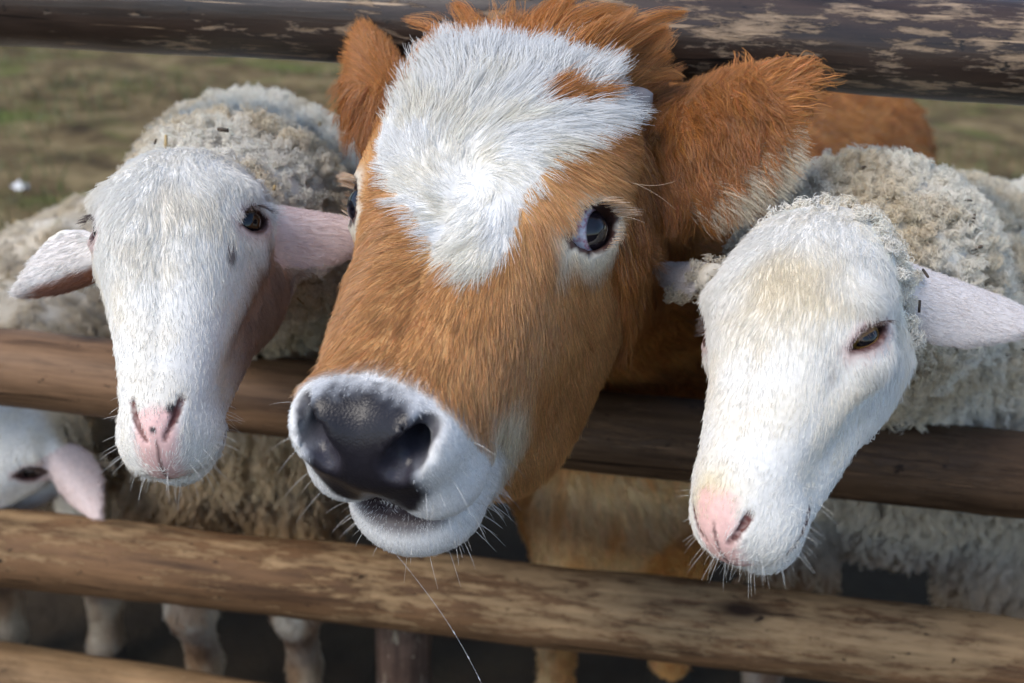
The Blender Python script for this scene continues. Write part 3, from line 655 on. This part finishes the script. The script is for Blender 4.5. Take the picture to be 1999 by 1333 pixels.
def calf_skin(p):
    q = CALF.loc(p); c = calf_coat(p) * .72; hd = calf_headness(p)
    m = q.copy(); m[:, 0] = np.abs(m[:, 0]); d2, A = CALF_LID.open2(m); _, eh, ev = CALF_LID.uv(m)
    rim = sst(.0045, .0015, d2 - .25 * np.clip(-eh - .008, 0, .012)) * (np.abs(A) < .03) * hd
    c = mixc(c, np.array([.06, .03, .025]), rim)
    pd = pad_mask(q) * hd; v = muzzle_v(q)
    mz = muzzle_mask(q) * hd; grey = mz * sst(-.058, -.072, v) * (q[:, 1] > -.02) * sst(.046, .034, np.abs(q[:, 0]))
    spk = sst(.76, .82, vnoise(q, 620)) * mz * sst(-.075, -.05, v)
    c = mixc(c, np.array([.16, .18, .22]), grey * .85); c = mixc(c, np.array([.05, .05, .055]), spk * .75)
    c = mixc(c, np.array([.013, .012, .016]), pd)
    c = mixc(c, np.array([.03, .017, .02]), lip_mask(q) * hd)
    ms = q.copy(); ms[:, 0] = np.abs(ms[:, 0])
    ins = sst(.004, -.001, np.minimum(cone(ms, (.023, .006, -.214), (.042, .022, -.187), .0095, .0065), cone(ms, (.032, .012, -.202), (.029, .0, -.165), .0095, .008))) * hd
    c = mixc(c, np.array([.035, .032, .042]), ins)
    c[p[:, 2] < .05] = (.03, .025, .02)
    wet = np.clip(pd + lip_mask(q) * .8 + rim + .6 * grey + ins, 0, 1) * hd
    return c, wet

calf = root_empty('calf', (.3, 1.75, 0))
tag(calf, 'rust brown calf with white forehead blaze pushing its head through the fence', 'calf')
calf_body, cv, cq, cn = body('body', calf, calf_sdf, CALF_BOX, .0062, calf_skin, lambda c: np.linalg.norm(c - CALF.wld((0, -.03, -.06))[0], axis=1) < .26)
M_CEYE = eyemat('calf_eye', (.012, .010, .016), (.003, .003, .006), (.62, .6, .68), .78, .6, .42)
em = sphere_mesh('eye', M_CEYE)
put_eye(calf, CALF, CALF_LID, 1, (.93, .24, -.06), em); e2 = put_eye(calf, CALF, CALF_LID, -1, (-.8, .55, -.25), em); e2.location = e2.location + Vector(CALF.dirw(norm((-.74, .62, -.26)))) * .004
def horn_bud(name, c, d, r, h):
    d = norm(d); x = norm(np.cross(d, [0, 0, 1])); y = np.cross(d, x); v = []; nu, nv = 20, 9
    for j in range(nv):
        t = j / (nv - 1); rr = r * math.cos(t * math.pi / 2) ** .7 * (1 + .04 * math.sin(9 * t))
        for i in range(nu): a = 2 * math.pi * i / nu; v.append(np.array(c) + d * h * t + (x * math.cos(a) + y * math.sin(a)) * rr)
    q = [(j * nu + i, j * nu + (i + 1) % nu, (j + 1) * nu + (i + 1) % nu, (j + 1) * nu + i) for j in range(nv - 1) for i in range(nu)]
    return fastmesh(name, np.array(v), np.array(q))
m, nt, p_, o_ = newmat('horn'); p_.inputs['Roughness'].default_value = .45; no = nt.nodes.new('ShaderNodeTexNoise'); no.inputs['Scale'].default_value = 150
cr = nt.nodes.new('ShaderNodeValToRGB'); cr.color_ramp.elements[0].color = (.12, .1, .1, 1); cr.color_ramp.elements[1].color = (.22, .21, .215, 1); nt.links.new(no.outputs['Fac'], cr.inputs[0]); nt.links.new(cr.outputs[0], p_.inputs['Base Color'])
for sgn in (1, -1):
    hm = horn_bud('horn_bud', CALF.wld((.086, -.03, .122) if sgn > 0 else (-.07, -.06, .12))[0], CALF.dirw((sgn * .8, .2, .5)), .017, .024); hm.materials.append(m)
    link(bpy.data.objects.new('horn_bud', hm), calf)

if FUR:
    def not_bare(p):
        q = CALF.loc(p); hd = calf_headness(p); m = q.copy(); m[:, 0] = np.abs(m[:, 0]); d2, A = CALF_LID.open2(m); _, eh, ev = CALF_LID.uv(m)
        b = (1 - pad_mask(q) * hd) * (1 - .8 * lip_mask(q) * hd) * np.where((d2 - .2 * np.clip(-eh - .008, 0, .012) < .0028) & (np.abs(A) < .03) & (hd > .5), 0, 1)
        ms = m; ins = np.minimum(cone(ms, (.023, .006, -.214), (.042, .022, -.187), .0095, .0065), cone(ms, (.032, .012, -.202), (.029, .0, -.165), .0095, .008))
        v = muzzle_v(q); grey = muzzle_mask(q) * sst(-.056, -.072, v) * (q[:, 1] > -.02) * sst(.046, .034, np.abs(q[:, 0]))
        return b * np.where((ins < .003) & (hd > .5), 0, 1) * (1 - .92 * grey * hd)
    def head_zone(p): return np.linalg.norm(p - CALF.wld((0, -.06, -.03))[0], axis=1) < .32
    # ---- short coat of the head
    def dens(p, n):
        q = CALF.loc(p); z = head_zone(p); return z * not_bare(p) * (1 + 1.2 * muzzle_mask(q))
    r, n = scatter(cv, cq, cn, 175000, dens); q = CALF.loc(r)
    d = q - WHORL; d[:, 2] = np.where(d[:, 2] < -.02, d[:, 2] * 1.15, d[:, 2]); sw = np.cross(np.tile([0, 1., 0], (len(q), 1)), d); near_w = np.exp(-(np.linalg.norm(d, axis=1) / .05) ** 2)
    rad_ = np.linalg.norm(d, axis=1); swirl = .9 * np.exp(-(rad_ / .09) ** 2) + 1.5 * (fbm(q + 31, 16, 2) - .5) * (q[:, 2] > -.06); d = unit(d) + unit(sw) * swirl[:, None]
    # cheek hair sweeps back, muzzle hair hangs down
    bk = sst(-.02, -.09, q[:, 1]); d = d * (1 - .6 * bk)[:, None] + np.stack([np.sign(q[:, 0]) * .2, -.7 + 0 * q[:, 0], -.25 + 0 * q[:, 0]], 1) * (.8 * bk)[:, None]
    mz = muzzle_mask(q); d = d * (1 - mz)[:, None] + np.stack([q[:, 0] * 6, -.6 + 0 * q[:, 0], -.3 + 0 * q[:, 0]], 1) * mz[:, None]
    d = d + .35 * np.stack([fbm(q + 3, 45, 2) - .5, fbm(q + 9, 45, 2) - .5, fbm(q + 17, 45, 2) - .5], 1)
    dw = tang(d @ CALF.R.T, n)
    bl = inpoly(q[:, 0], q[:, 2], BLAZE) & (q[:, 1] > -.055)
    up = sst(.0, .12, q[:, 2])
    ln = np.where(bl, (.024 + .012 * up) * (1 - .45 * near_w), .015 + .006 * sst(-.05, .05, q[:, 2])); ln = ln * (1 - mz) + .0042 * mz
    m = q.copy(); m[:, 0] = np.abs(m[:, 0]); d2, A = CALF_LID.open2(m); ln *= .35 + .65 * sst(.002, .02, d2)
    ln *= 1 - .6 * sst(-.05, -.075, q[:, 0]) * (np.abs(q[:, 2]) < .055)
    ln *= .7 + .6 * rng.random(len(ln))
    lift = (np.where(bl, .2, .2) + .2 * mz) * (1 - .7 * near_w)
    wv_ = np.where(bl, .0022, .0006) * (1 - mz); P = strands(r, n, dw, ln, lift, np.where(bl, .2, .12)[:, None], 6, 0, wv_, .45); P = clump(P, 3500, np.where(bl, .42, .12) * (1 - mz)); P = clump(P, 14000, .22 * (1 - mz))
    col = vary(calf_coat(r), .17)
    hair('coat', calf, P, taper(len(P), 6, .00023 - .00003 * mz), col, M_FUR)
    # ---- ears
    def dens(p, n):
        w = np.zeros(len(p))
        for e in CALF_EARS: u, ww, nn, *_ = ear_uv(p, e); w += ((u > -.2) & (u < 1.1) & (np.abs(ww) < 1.2) & (np.abs(nn) < .7)) * 1.
        return w
    r, n = scatter(cv, cq, cn, 52000, dens); D = np.zeros_like(r); ln = np.full(len(r), .018)
    for e in CALF_EARS:
        u, ww, nn, ax, wv, nv = ear_uv(r, e); i = (u > -.25) & (u < 1.15) & (np.abs(ww) < 1.3) & (np.abs(nn) < .8); D[i] = ax + wv * (ww[i] * .5)[:, None]
        edge = sst(.6, .98, np.abs(ww)); low = np.sign(ww * -wv[2]) > 0
        ln = np.where(i, .0075 + edge * np.where(low, .024, .002) * (e is CALF_EARS[0]), ln); D[i] += (wv * (np.sign(ww[i]) * edge[i] * np.where(low[i], 1.6, .4))[:, None]); D[i, 2] -= (edge * low * .6)[i]
    P = strands(r, n, unit(D) * .9 + n * .05, ln * (.35 + .95 * rng.random(len(ln)) ** 1.3), .22, .16, 6, .1, .001); P = clump(P, 4500, .2)
    hair('ear_hair', calf, P, taper(len(P), 6, .00028), vary(calf_coat(r), .18), M_FUR)
    # ---- neck, throat and body
    def dens(p, n): return (~head_zone(p)) * np.where(p[:, 1] < 1.5, 1.6, .8) * (p[:, 2] > .06)
    r, n = scatter(cv, cq, cn, 70000, dens); D = np.tile([.35, .8, -.45], (len(r), 1)) + .5 * np.stack([fbm(r + k, 14, 2) - .5 for k in (1, 5, 9)], 1)
    D = np.where((r[:, 2] < .7)[:, None], D * [1, .4, 1.8], D)
    P = strands(r, n, tang(D, n), .034 * (.6 + .7 * rng.random(len(r))) * np.where(r[:, 2] < .45, .5, 1), .3, .22, 5, .15, .002); P = clump(P, 5000, .6)
    hair('body_hair', calf, P, taper(len(P), 5, .00055), vary(calf_coat(r), .2), M_FUR)
    # ---- neck ruff behind the cheek, longer
    def dens(p, n): q = CALF.loc(p); return (q[:, 1] < -.045) * (q[:, 2] > .0) * (np.linalg.norm(p - CALF.wld((0, -.1, .08))[0], axis=1) < .24) * 1.
    r, n = scatter(cv, cq, cn, 34000, dens); q = CALF.loc(r); d = np.stack([np.sign(q[:, 0]) * .3, -.75 + 0 * q[:, 0], -.35 + 0 * q[:, 0]], 1) @ CALF.R.T
    d += .5 * np.stack([fbm(r + k, 25, 2) - .5 for k in (1, 5, 9)], 1); d[:, 2] -= .5
    P = strands(r, n, tang(d, n), .036 * (.6 + .7 * rng.random(len(r))), .35, .2, 6, .25, .003); P = clump(P, 1500, .65)
    hair('neck_hair', calf, P, taper(len(P), 6, .0003), vary(mixc(RUST, DEEP, rng.random(len(r))), .2), M_FUR)
    # ---- topknot: tousled rust hair over the poll, white forelock in front
    def dens(p, n): q = CALF.loc(p); return (q[:, 2] > .1) * (q[:, 1] > -.12) * (q[:, 0] < .07) * (q[:, 0] > -.085) * head_zone(p) * np.where(q[:, 1] < -.02, 1, .5) * (np.linalg.norm((q - [.09, -.02, .125]), axis=1) > .03)
    r, n = scatter(cv, cq, cn, 24000, dens); q = CALF.loc(r)
    wt = inpoly(q[:, 0], q[:, 2], BLAZE) & (q[:, 1] > -.03)
    nzv = np.stack([fbm(q + k, 26, 2) - .5 for k in (2, 6, 11)], 1) * np.where(wt, 1, 1.5)[:, None]
    d = np.where(wt[:, None], unit(q - WHORL) + .9 * nzv, np.stack([q[:, 0] * 5 + .3, .4 + 0 * q[:, 0], .95 + 0 * q[:, 0]], 1) + 1.9 * nzv); dw = unit(d @ CALF.R.T)
    ln = np.where(wt, .04, .095) * (.45 + .8 * rng.random(len(r)))
    P = strands(r, n, dw, ln, np.where(wt, .3, .7), .2, 9, np.where(wt, .1, .45), np.where(wt, .004, .014), .8); P = clump(P, 260, np.where(wt, .3, .82)); P = clump(P, 1800, .3)
    c = np.where(wt[:, None], WHITE * .97, mixc(RUST * 1.3, RUST * .85, rng.random(len(r))))
    hair('topknot', calf, P, taper(len(P), 9, .00030), vary(c, .16), M_FUR)
    # ---- eyelashes
    R_, N_, D_, L_, C_ = [], [], [], [], []
    for sgn in (1, -1):
        for k in range(150):
            h = rng.uniform(.0, 1.0) ** .6 * CALF_LID.hl; w = max(1 - (h / CALF_LID.hl) ** 2, 0) ** .8; lo = rng.random() < .25
            vv = (CALF_LID.up + .0008) * w if not lo else -(CALF_LID.dn + .0008) * w
            pt = CALF_LID.c0 + CALF_LID.eh * h + CALF_LID.ev * vv + CALF_LID.a * .0025; pt = pt + rng.normal(0, .0006, 3); dd = CALF_LID.a * 1.1 + CALF_LID.ev * (-.15 if lo else .1) + CALF_LID.eh * (.7 * h / CALF_LID.hl + .5)
            pt[0] *= sgn; dd = dd.copy(); dd[0] *= sgn; R_.append(pt); D_.append(dd); L_.append(rng.uniform(.012, .026) * (.45 if lo else 1)); C_.append((.55, .33, .17) if rng.random() < .6 else (.75, .6, .45))
    r = CALF.wld(R_); d = np.array(D_) @ CALF.R.T; P = strands(r, d * 0 + 1e-6, unit(d), np.array(L_), 0, .1, 7, .45); P = clump(P, 70, .35)
    hair('eyelashes', calf, P, taper(len(P), 7, .00017, .3), vary(np.array(C_), .15), M_FUR)
    # ---- whiskers on muzzle and chin
    def dens(p, n): q = CALF.loc(p); return muzzle_mask(q) * not_bare(p) * (q[:, 1] < .0) * (1 - pad_mask(q)) * head_zone(p) * np.where(q[:, 1] < -.05, 2.2, 1) * np.where(np.abs(q[:, 0]) > .03, 1.5, .35) * (q[:, 2] < -.15)
    r, n = scatter(cv, cq, cn, 110, dens)
    P = strands(r, n, n + np.array([0, .0, -.35]), rng.uniform(.01, .03, len(r)), .9, .2, 7, .3)
    hair('whiskers', calf, P, taper(len(P), 7, .00015, .25), vary(np.tile([.75, .72, .68], (len(P), 1)), .15), M_WHISKER)
    r = np.array([at(1245, 357, .83)]); P = np.array([[at(1240 + 80 * t, 358 + 10 * t * (1 - t) * 2 - 5 * t * t, .80 + .04 * t) for t in np.linspace(0, 1, 7)], [at(1190 + 130 * t, 350 + 60 * t * t, .80 + .03 * t) for t in np.linspace(0, 1, 7)]])
    hair('brow_whisker', calf, P, taper(len(P), 7, .0003, .3), np.tile([.7, .45, .25], (len(P), 1)), M_WHISKER)
# ---- thread of saliva under the chin with beads
def tube(name, pts, rad, mat, parent, seg=6):
    pts = np.asarray(pts, float); n = len(pts); tg = np.gradient(pts, axis=0); tg = unit(tg); ref = np.array([0, 1., .01]); x = unit(np.cross(tg, ref)); y = np.cross(tg, x)
    a = np.arange(seg) * 2 * math.pi / seg; rad = np.broadcast_to(rad, (n,))
    v = (pts[:, None] + (x[:, None] * np.cos(a)[None, :, None] + y[:, None] * np.sin(a)[None, :, None]) * rad[:, None, None]).reshape(-1, 3)
    q = np.array([(i * seg + j, i * seg + (j + 1) % seg, (i + 1) * seg + (j + 1) % seg, (i + 1) * seg + j) for i in range(n - 1) for j in range(seg)])
    me = fastmesh(name, v, q); me.materials.append(mat); return link(bpy.data.objects.new(name, me), parent)
m, nt, p_, o_ = newmat('saliva'); p_.inputs['Base Color'].default_value = (.85, .88, .92, 1); p_.inputs['Roughness'].default_value = .08; p_.inputs['Transmission Weight'].default_value = .5
T_ = np.linspace(0, 1, 90); bead = .00013 + .0005 * sum(np.exp(-((T_ - c) / .008) ** 2) for c in (.55, .72, .86))
tube('saliva_thread', [at(768 + 186 * t + 16 * math.sin(t * 3.1), 1075 + 290 * t, .735 + .02 * t) for t in T_], bead, m, calf)

# ================================================================== SHEEP
FACE = np.array([.80, .775, .73]); PINK = np.array([.66, .39, .36]); FLEECE = np.array([.86, .80, .69]); TAN = np.array([.60, .45, .28])
def sheep_headness(q, top, thr):
    return sst(top + .012, top - .012, q[:, 2] + .25 * np.abs(q[:, 0]) - .35 * (q[:, 1] + .03)) * np.maximum(sst(thr - .015, thr + .015, q[:, 1] + .25 * q[:, 2]), sst(-.02, -.05, q[:, 2])) * (np.abs(q[:, 0]) < .1) * (q[:, 2] > -.26) * (np.linalg.norm(q - [0, -.05, -.04], axis=1) < .24)
M_BITS, _nt, _p, _o = newmat('straw_bits'); _a = _nt.nodes.new('ShaderNodeAttribute'); _a.attribute_name = 'col'; _nt.links.new(_a.outputs['Color'], _p.inputs['Base Color']); _p.inputs['Roughness'].default_value = .8
def make_sheep(label, fr, sdf, box, ears, lid, gaze, opt):
    lng = opt['lng']
    base = opt['base']; o = root_empty('sheep', base); tag(o, label, 'sheep', group='sheep along the fence')
    def earm(p):
        w = np.zeros(len(p), bool)
        for e in ears: u, ww, nn, *_ = ear_uv(p, e); w |= (u > .06) & (u < 1.15) & (np.abs(ww) < 1.25) & (np.abs(nn) < .9)
        return w
    hn = lambda p: np.maximum(sheep_headness(fr.loc(p), opt['top'], opt['thr']), earm(p))
    def coat(p):
        q = fr.loc(p); h = hn(p); z = p[:, 2]
        fl = mixc(FLEECE * np.array([1.02, 1.03, 1.05]), FLEECE * np.array([.86, .8, .7]), sst(.42, .68, fbm(p, 14)))
        fl = mixc(fl, np.array(opt['tan']), sst(.86, .6, z) * sst(.25, .5, fbm(p + 4, 20) + .25)); fl = mixc(fl, FLEECE * .35, sst(.75, .81, fbm(p, 75, 2)) * .5)
        c = mixc(fl, FACE * 1., h)
        c = mixc(c, FACE * np.array([.92, .8, .58]), h * opt['stain'] * sst(.5, .72, fbm(q + 7, 28)))
        for bx, by, bz, br, ba in opt.get('blot', ()): c = mixc(c, FACE * np.array([.9, .74, .42]), h * ba * sst(br, br * .25, np.linalg.norm(q - [bx, by, bz], axis=1) + .02 * (fbm(q, 60) - .5)))
        if opt.get('cheek'): c = mixc(c, mixc(np.array([.34, .22, .15]), np.array([.2, .11, .07]), fbm(q, 90)), .95 * opt['cheek'] * h * sst(.03, .05, q[:, 0]) * sst(-.018, -.045, q[:, 1] + .02 * (fbm(q, 50) - .5)) * sst(-.15, -.1, q[:, 2]) * sst(.03, .0, q[:, 2]))  # brown cheek: tear staining and dirt, with the cheek's shade painted in
        m = q.copy(); m[:, 0] = np.abs(m[:, 0]); d2, A = lid.open2(m)
        c = mixc(c, np.array([.55, .38, .36]), .7 * h * sst(.011, .003, d2) * (np.abs(A) < .03))
        for sx, sy, sz, sr, sa in opt.get('marks', ()): c = mixc(c, np.array([.1, .06, .055]), h * sa * sst(sr, sr * .4, np.linalg.norm((q - [sx, sy, sz]) * [1.4, 1, .7], axis=1)))
        for k, e in enumerate(ears):
            u, ww, nn, ax, wv, nv = ear_uv(p, e); i = (u > .06) & (u < 1.15) & (np.abs(ww) < 1.25) & (np.abs(nn) < .9)
            c[i] = np.array(opt.get('ear', (.74, .6, .57))) if k != opt.get('dark_ear') else mixc(np.array([.82, .76, .72]), np.array([.34, .15, .09]), sst(-.1, .25, ww[i] * np.sign(-wv[2]) + .5 * (fbm(p[i], 90) - .5)) * sst(1., .8, u[i]))
        leg_ = sst(.45, .4, z) * (1 - h); c = mixc(c, mixc(mixc(np.array([.6, .5, .39]), np.array([.34, .22, .14]), sst(.35, .7, fbm(p * [1, 1, .5], 26))), np.array([.12, .085, .06]), sst(.2, .04, z + .1 * fbm(p, 30))), leg_)
        return c
    def nosepink(q):
        w = np.interp(q[:, 2] + lng, [-.2, -.185, -.165, -.15, -.145], [.008, .012, .015, .013, .003]); return sst(.006, -.005, np.abs(q[:, 0]) - w) * sst(-.143, -.157, q[:, 2] + lng * .6 - .012 * sst(.0, .02, np.abs(q[:, 0]))) * sst(-.06, -.05, q[:, 1])
    def skin(p):
        q = fr.loc(p); c = np.clip(coat(p) * .86, 0, .9); h = hn(p); pk = nosepink(q) * h
        c = mixc(c, mixc(PINK, PINK * np.array([1.15, 1.2, 1.2]), fbm(q, 130)), pk * .9)
        cl = sst(.0016, .0006, np.abs(q[:, 0] - .001)) * sst(-.165, -.172, q[:, 2] + lng) * (q[:, 1] > -.07) * h; c = mixc(c, PINK * .3, cl)
        for sx, sy, sz, sr in opt.get('spots', ()):
            c = mixc(c, np.array([.03, .028, .03]), sst(sr, sr * .6, np.linalg.norm((q - [sx, sy, sz]) * [1, .5, 1], axis=1)) * .95)
        m = q.copy(); m[:, 0] = np.abs(m[:, 0]); d2, A = lid.open2(m); rim = sst(.0052, .0016, d2) * (np.abs(A) < .03) * h
        c = mixc(c, np.array([.09, .045, .04]), rim)
        nos = sheep_nostril(m, lng); c = mixc(c, np.array([.11, .035, .03]), sst(.0012, .0, nos) * h)
        mo = sst(.004, .001, np.abs(q[:, 1] + .061 - .25 * np.clip(m[:, 0], 0, .05) ** 2 / .05)) * (q[:, 2] < -.13) * h; c = mixc(c, np.array([.13, .07, .06]), mo)
        c[p[:, 2] < .045] = (.04, .03, .025)
        return c, np.clip(rim + pk * .55, 0, 1)
    b, v, q_, n_ = body('body', o, sdf, box, opt.get('h', .0047), skin, lambda c: np.linalg.norm(c - fr.wld((0, -.05, -.05))[0], axis=1) < .19)
    em = sphere_mesh('eye', opt['eyemat']); put_eye(o, fr, lid, 1, gaze, em); put_eye(o, fr, lid, -1, (-gaze[0], gaze[1], gaze[2]), em)
    if not FUR: return o
    # ---- short hair of face and ears
    def bare(p):
        q = fr.loc(p); m = q.copy(); m[:, 0] = np.abs(m[:, 0]); d2, A = lid.open2(m)
        nos = sheep_nostril(m, lng)
        return np.where((d2 < .0022) & (np.abs(A) < .03), 0, 1) * (1 - .85 * nosepink(q)) * np.where(nos < .002, 0, 1)
    def dens(p, n): return hn(p) * bare(p)
    r, n = scatter(v, q_, n_, opt['nface'], dens); q = fr.loc(r); e_ = earm(r)
    d = np.stack([q[:, 0] * 5, .1 + 0 * q[:, 0], -.6 + 0 * q[:, 0]], 1); d[:, 1] -= sst(.03, .06, np.abs(q[:, 0])) * .5
    d = d + .9 * np.stack([fbm(q + k, 35, 2) - .5 for k in (3, 9, 17)], 1) * sst(-.1, .0, q[:, 2])[:, None]; dw = d @ fr.R.T
    for e in ears: u, ww, nn, ax, wv, nv = ear_uv(r, e); i = (u > .0) & (u < 1.15) & (np.abs(ww) < 1.25) & (np.abs(nn) < .9); dw[i] = ax
    m = q.copy(); m[:, 0] = np.abs(m[:, 0]); d2, A = lid.open2(m)
    ln = (.0062 + .006 * sst(-.12, .03, q[:, 2])- .002 * sst(.03, .06, q[:, 2])) * np.where(e_, .8, 1) * (.35 + .65 * sst(.001, .012, d2)) * (.7 + .6 * rng.random(len(r)))
    P = strands(r, n, tang(dw, n), ln, .13, .13, 5, 0, .0006 * sst(.0, .04, q[:, 2])); P = clump(P, len(r) // 30, .14)
    hair('face_hair', o, P, taper(len(P), 5, .00025), vary(np.clip(coat(r) * 1.14, 0, .93), .07), M_FUR)
    # ---- lashes
    R_, D_, L_ = [], [], []
    for sgn in (1, -1):
        for k in range(90):
            hh = rng.uniform(-.6, 1.) * lid.hl; w = max(1 - (hh / lid.hl) ** 2, 0) ** .8; pt = lid.c0 + lid.eh * hh + lid.ev * (lid.up + .0005) * w + lid.a * .002; dd = lid.a + lid.eh * .3 * hh / lid.hl - lid.ev * .1
            pt = pt * [sgn, 1, 1]; dd = dd * [sgn, 1, 1]; R_.append(pt); D_.append(dd); L_.append(rng.uniform(.005, .011))
    P = strands(fr.wld(R_), np.full((len(R_), 3), 1e-6), unit(np.array(D_) @ fr.R.T), np.array(L_), 0, .12, 5, .6)
    hair('eyelashes', o, P, taper(len(P), 5, .00016, .3), vary(np.tile([.12, .08, .07], (len(P), 1)), .3), M_FUR)
    # ---- fleece: crimped locks
    def dens(p, n): return (1 - hn(p)) * sst(.36, .43, p[:, 2]) * np.where(np.linalg.norm(p - fr.T, axis=1) < .3, 1.7, 1)
    nl = opt['nlock']; S = opt.get('S', 12); K = 11
    r, n = scatter(v, q_, n_, nl, dens); low = sst(.9, .62, r[:, 2]); r = r + n * (low * .03 * (vnoise(r * [1, 1, .3], 38) - .35))[:, None]
    d = n * .75 + np.array([0, 0, -1.]) * (.25 + .9 * low)[:, None] + .7 * np.stack([fbm(r + k, 26, 2) - .5 for k in (2, 5, 8)], 1); d = unit(d)
    nh = sst(.3, .17, np.linalg.norm(r - fr.wld((0, -.05, 0))[0], axis=1)); L = (.017 + .034 * low + .009 * rng.random(nl)) * (1 - .55 * nh) * opt.get('wl', 1); e1 = unit(np.cross(d, rng.normal(size=(nl, 3)))); e2 = np.cross(d, e1)
    ph = np.where(low > .5, 14 * fbm(r * [1, 1, .4], 14, 2), rng.random(nl) * 6.28); fq = rng.uniform(1.2, 2.4, nl); A = (.0022 + .0024 * rng.random(nl)) * (1 - .4 * nh) * (1 + .4 * low); sg = np.where(rng.random(nl) < .5, -1, 1)
    t = np.linspace(0, 1, K)
    ang = ph[:, None] + sg[:, None] * fq[:, None] * 6.28 * t[None]; amp = A[:, None] * (.35 + .9 * t[None])
    G = r[:, None] - n[:, None] * .002 + d[:, None] * (L[:, None] * t[None])[..., None] + e1[:, None] * (amp * np.cos(ang))[..., None] + e2[:, None] * (amp * np.sin(ang))[..., None] * .8
    G[:, :, 2] -= (.012 * t ** 2)[None] * low[:, None]
    off = rng.normal(0, .0034, (nl, S, 1, 3)) * (1 - .55 * t)[None, None, :, None] + rng.normal(0, .0005, (nl, S, K, 3))
    P = (G[:, None] + off).reshape(-1, K, 3); col = np.repeat(coat(r), S, 0)
    hair('fleece', o, P, taper(len(P), K, opt.get('wr', .00042), .45), vary(col, .13), M_WOOL)
    # ---- short hair of the legs
    def dens(p, n): return (p[:, 2] < .44) * (p[:, 2] > .05) * 1.
    r, n = scatter(v, q_, n_, 9000, dens); P = strands(r, n, tang(np.tile([.0, .1, -1.], (len(r), 1)), n), .014 * (.5 + rng.random(len(r))), .25, .2, 4); P = clump(P, 900, .4)
    hair('leg_hair', o, P, taper(len(P), 4, .0006), vary(coat(r), .2), M_FUR)
    # ---- bits of straw and dirt caught in the wool
    def dens(p, n): return (1 - hn(p)) * (p[:, 2] > .5)
    nb = opt.get('bits', 130); r, n = scatter(v, q_, n_, nb, dens); r = r + n * rng.uniform(.008, .022, (nb, 1)); ax = unit(rng.normal(size=(nb, 3))); w1 = unit(np.cross(ax, n)); w2 = np.cross(ax, w1)
    la = rng.uniform(.0025, .009, (nb, 1)); wa = rng.uniform(.0006, .0016, (nb, 1)); cs = [r + ax * la * a + w1 * wa * b + w2 * wa * c for a in (-1, 1) for b, c in ((-1, -1), (1, -1), (1, 1), (-1, 1))]
    V = np.stack(cs, 1).reshape(-1, 3); bq = np.arange(nb)[:, None] * 8; F = np.concatenate([bq + f for f in ([0, 1, 2, 3], [7, 6, 5, 4], [0, 4, 5, 1], [1, 5, 6, 2], [2, 6, 7, 3], [3, 7, 4, 0])])
    me = fastmesh('straw_bits', V, F); attr(me, 'col', np.repeat(np.where(rng.random((nb, 1)) < .6, [[.07, .05, .035]], [[.42, .3, .14]]), 8, 0)); me.materials.append(M_BITS); tag(link(bpy.data.objects.new('straw_bits', me), o), kind='stuff')
    # ---- muzzle whiskers
    def dens(p, n): q = fr.loc(p); return hn(p) * (q[:, 2] < -.12) * (q[:, 1] < -.03) * (1 - earm(p))
    r, n = scatter(v, q_, n_, 110, dens); P = strands(r, n, n + np.array([0, 0, -.4]), rng.uniform(.008, .022, len(r)), .8, .2, 6, .2)
    hair('whiskers', o, P, taper(len(P), 6, .00012, .3), vary(np.tile([.8, .78, .74], (len(P), 1)), .1), M_WHISKER)
    return o
M_SEYE = eyemat('sheep_eye', (.36, .20, .05), (.004, .004, .006), (.35, .25, .2), .85, .7, .26)
M_SEYE_D = eyemat('dark_sheep_eye', (.1, .048, .015), (.003, .003, .005), (.3, .2, .16), .88, .78, .5)
make_sheep('white faced sheep left of the calf with a dark spot on its pink nose', SHL, shl_sdf, SHL_BOX, SHL_EARS, SH_LID, (.66, .66, -.4),
           dict(lng=.008, base=(-.41, 1.7, 0), top=.09, thr=-.135, tan=(.66, .5, .31), stain=.22, cheek=1., dark_ear=0, eyemat=M_SEYE_D, nface=105000, nlock=9000,
                marks=((.0484, .0014, -.0273, .0075, .8), (.0108, -.0049, -.1556, .005, .8), (.005, -.002, -.158, .003, .5)),
                spots=((-.001, -.0066, -.1705, .0032), (.0108, -.0049, -.1556, .0042), (.0134, -.0078, -.1638, .0025))))
make_sheep('white sheep right of the calf with lowered head and half closed amber eye', SHR, shr_sdf, SHR_BOX, SHR_EARS, SHR_LID, (.8, .5, -.4),
           dict(lng=0., ear=(.8, .73, .7), base=(.88, 1.4, 0), top=.064, thr=-.135, tan=(.66, .59, .48), stain=.25, marks=((.046, -.0151, -.0531, .005, .35),), blot=((.0173, .0259, -.0072, .05, .3), (-.0068, -.0031, -.1511, .028, .5), (.035, .005, -.09, .03, .2)), eyemat=M_SEYE, nface=105000, nlock=11000))
make_sheep('sheep at the left edge with its head down behind the middle rail', SH3, sh3_sdf, SH3_BOX, SH3_EARS, SH_LID, (.72, .62, -.45),
           dict(lng=0., base=(-.83, 1.75, 0), top=.078, thr=-.13, tan=(.6, .5, .36), stain=.22, eyemat=M_SEYE_D, nface=16000, nlock=5000, S=8, wr=.0006, h=.005))
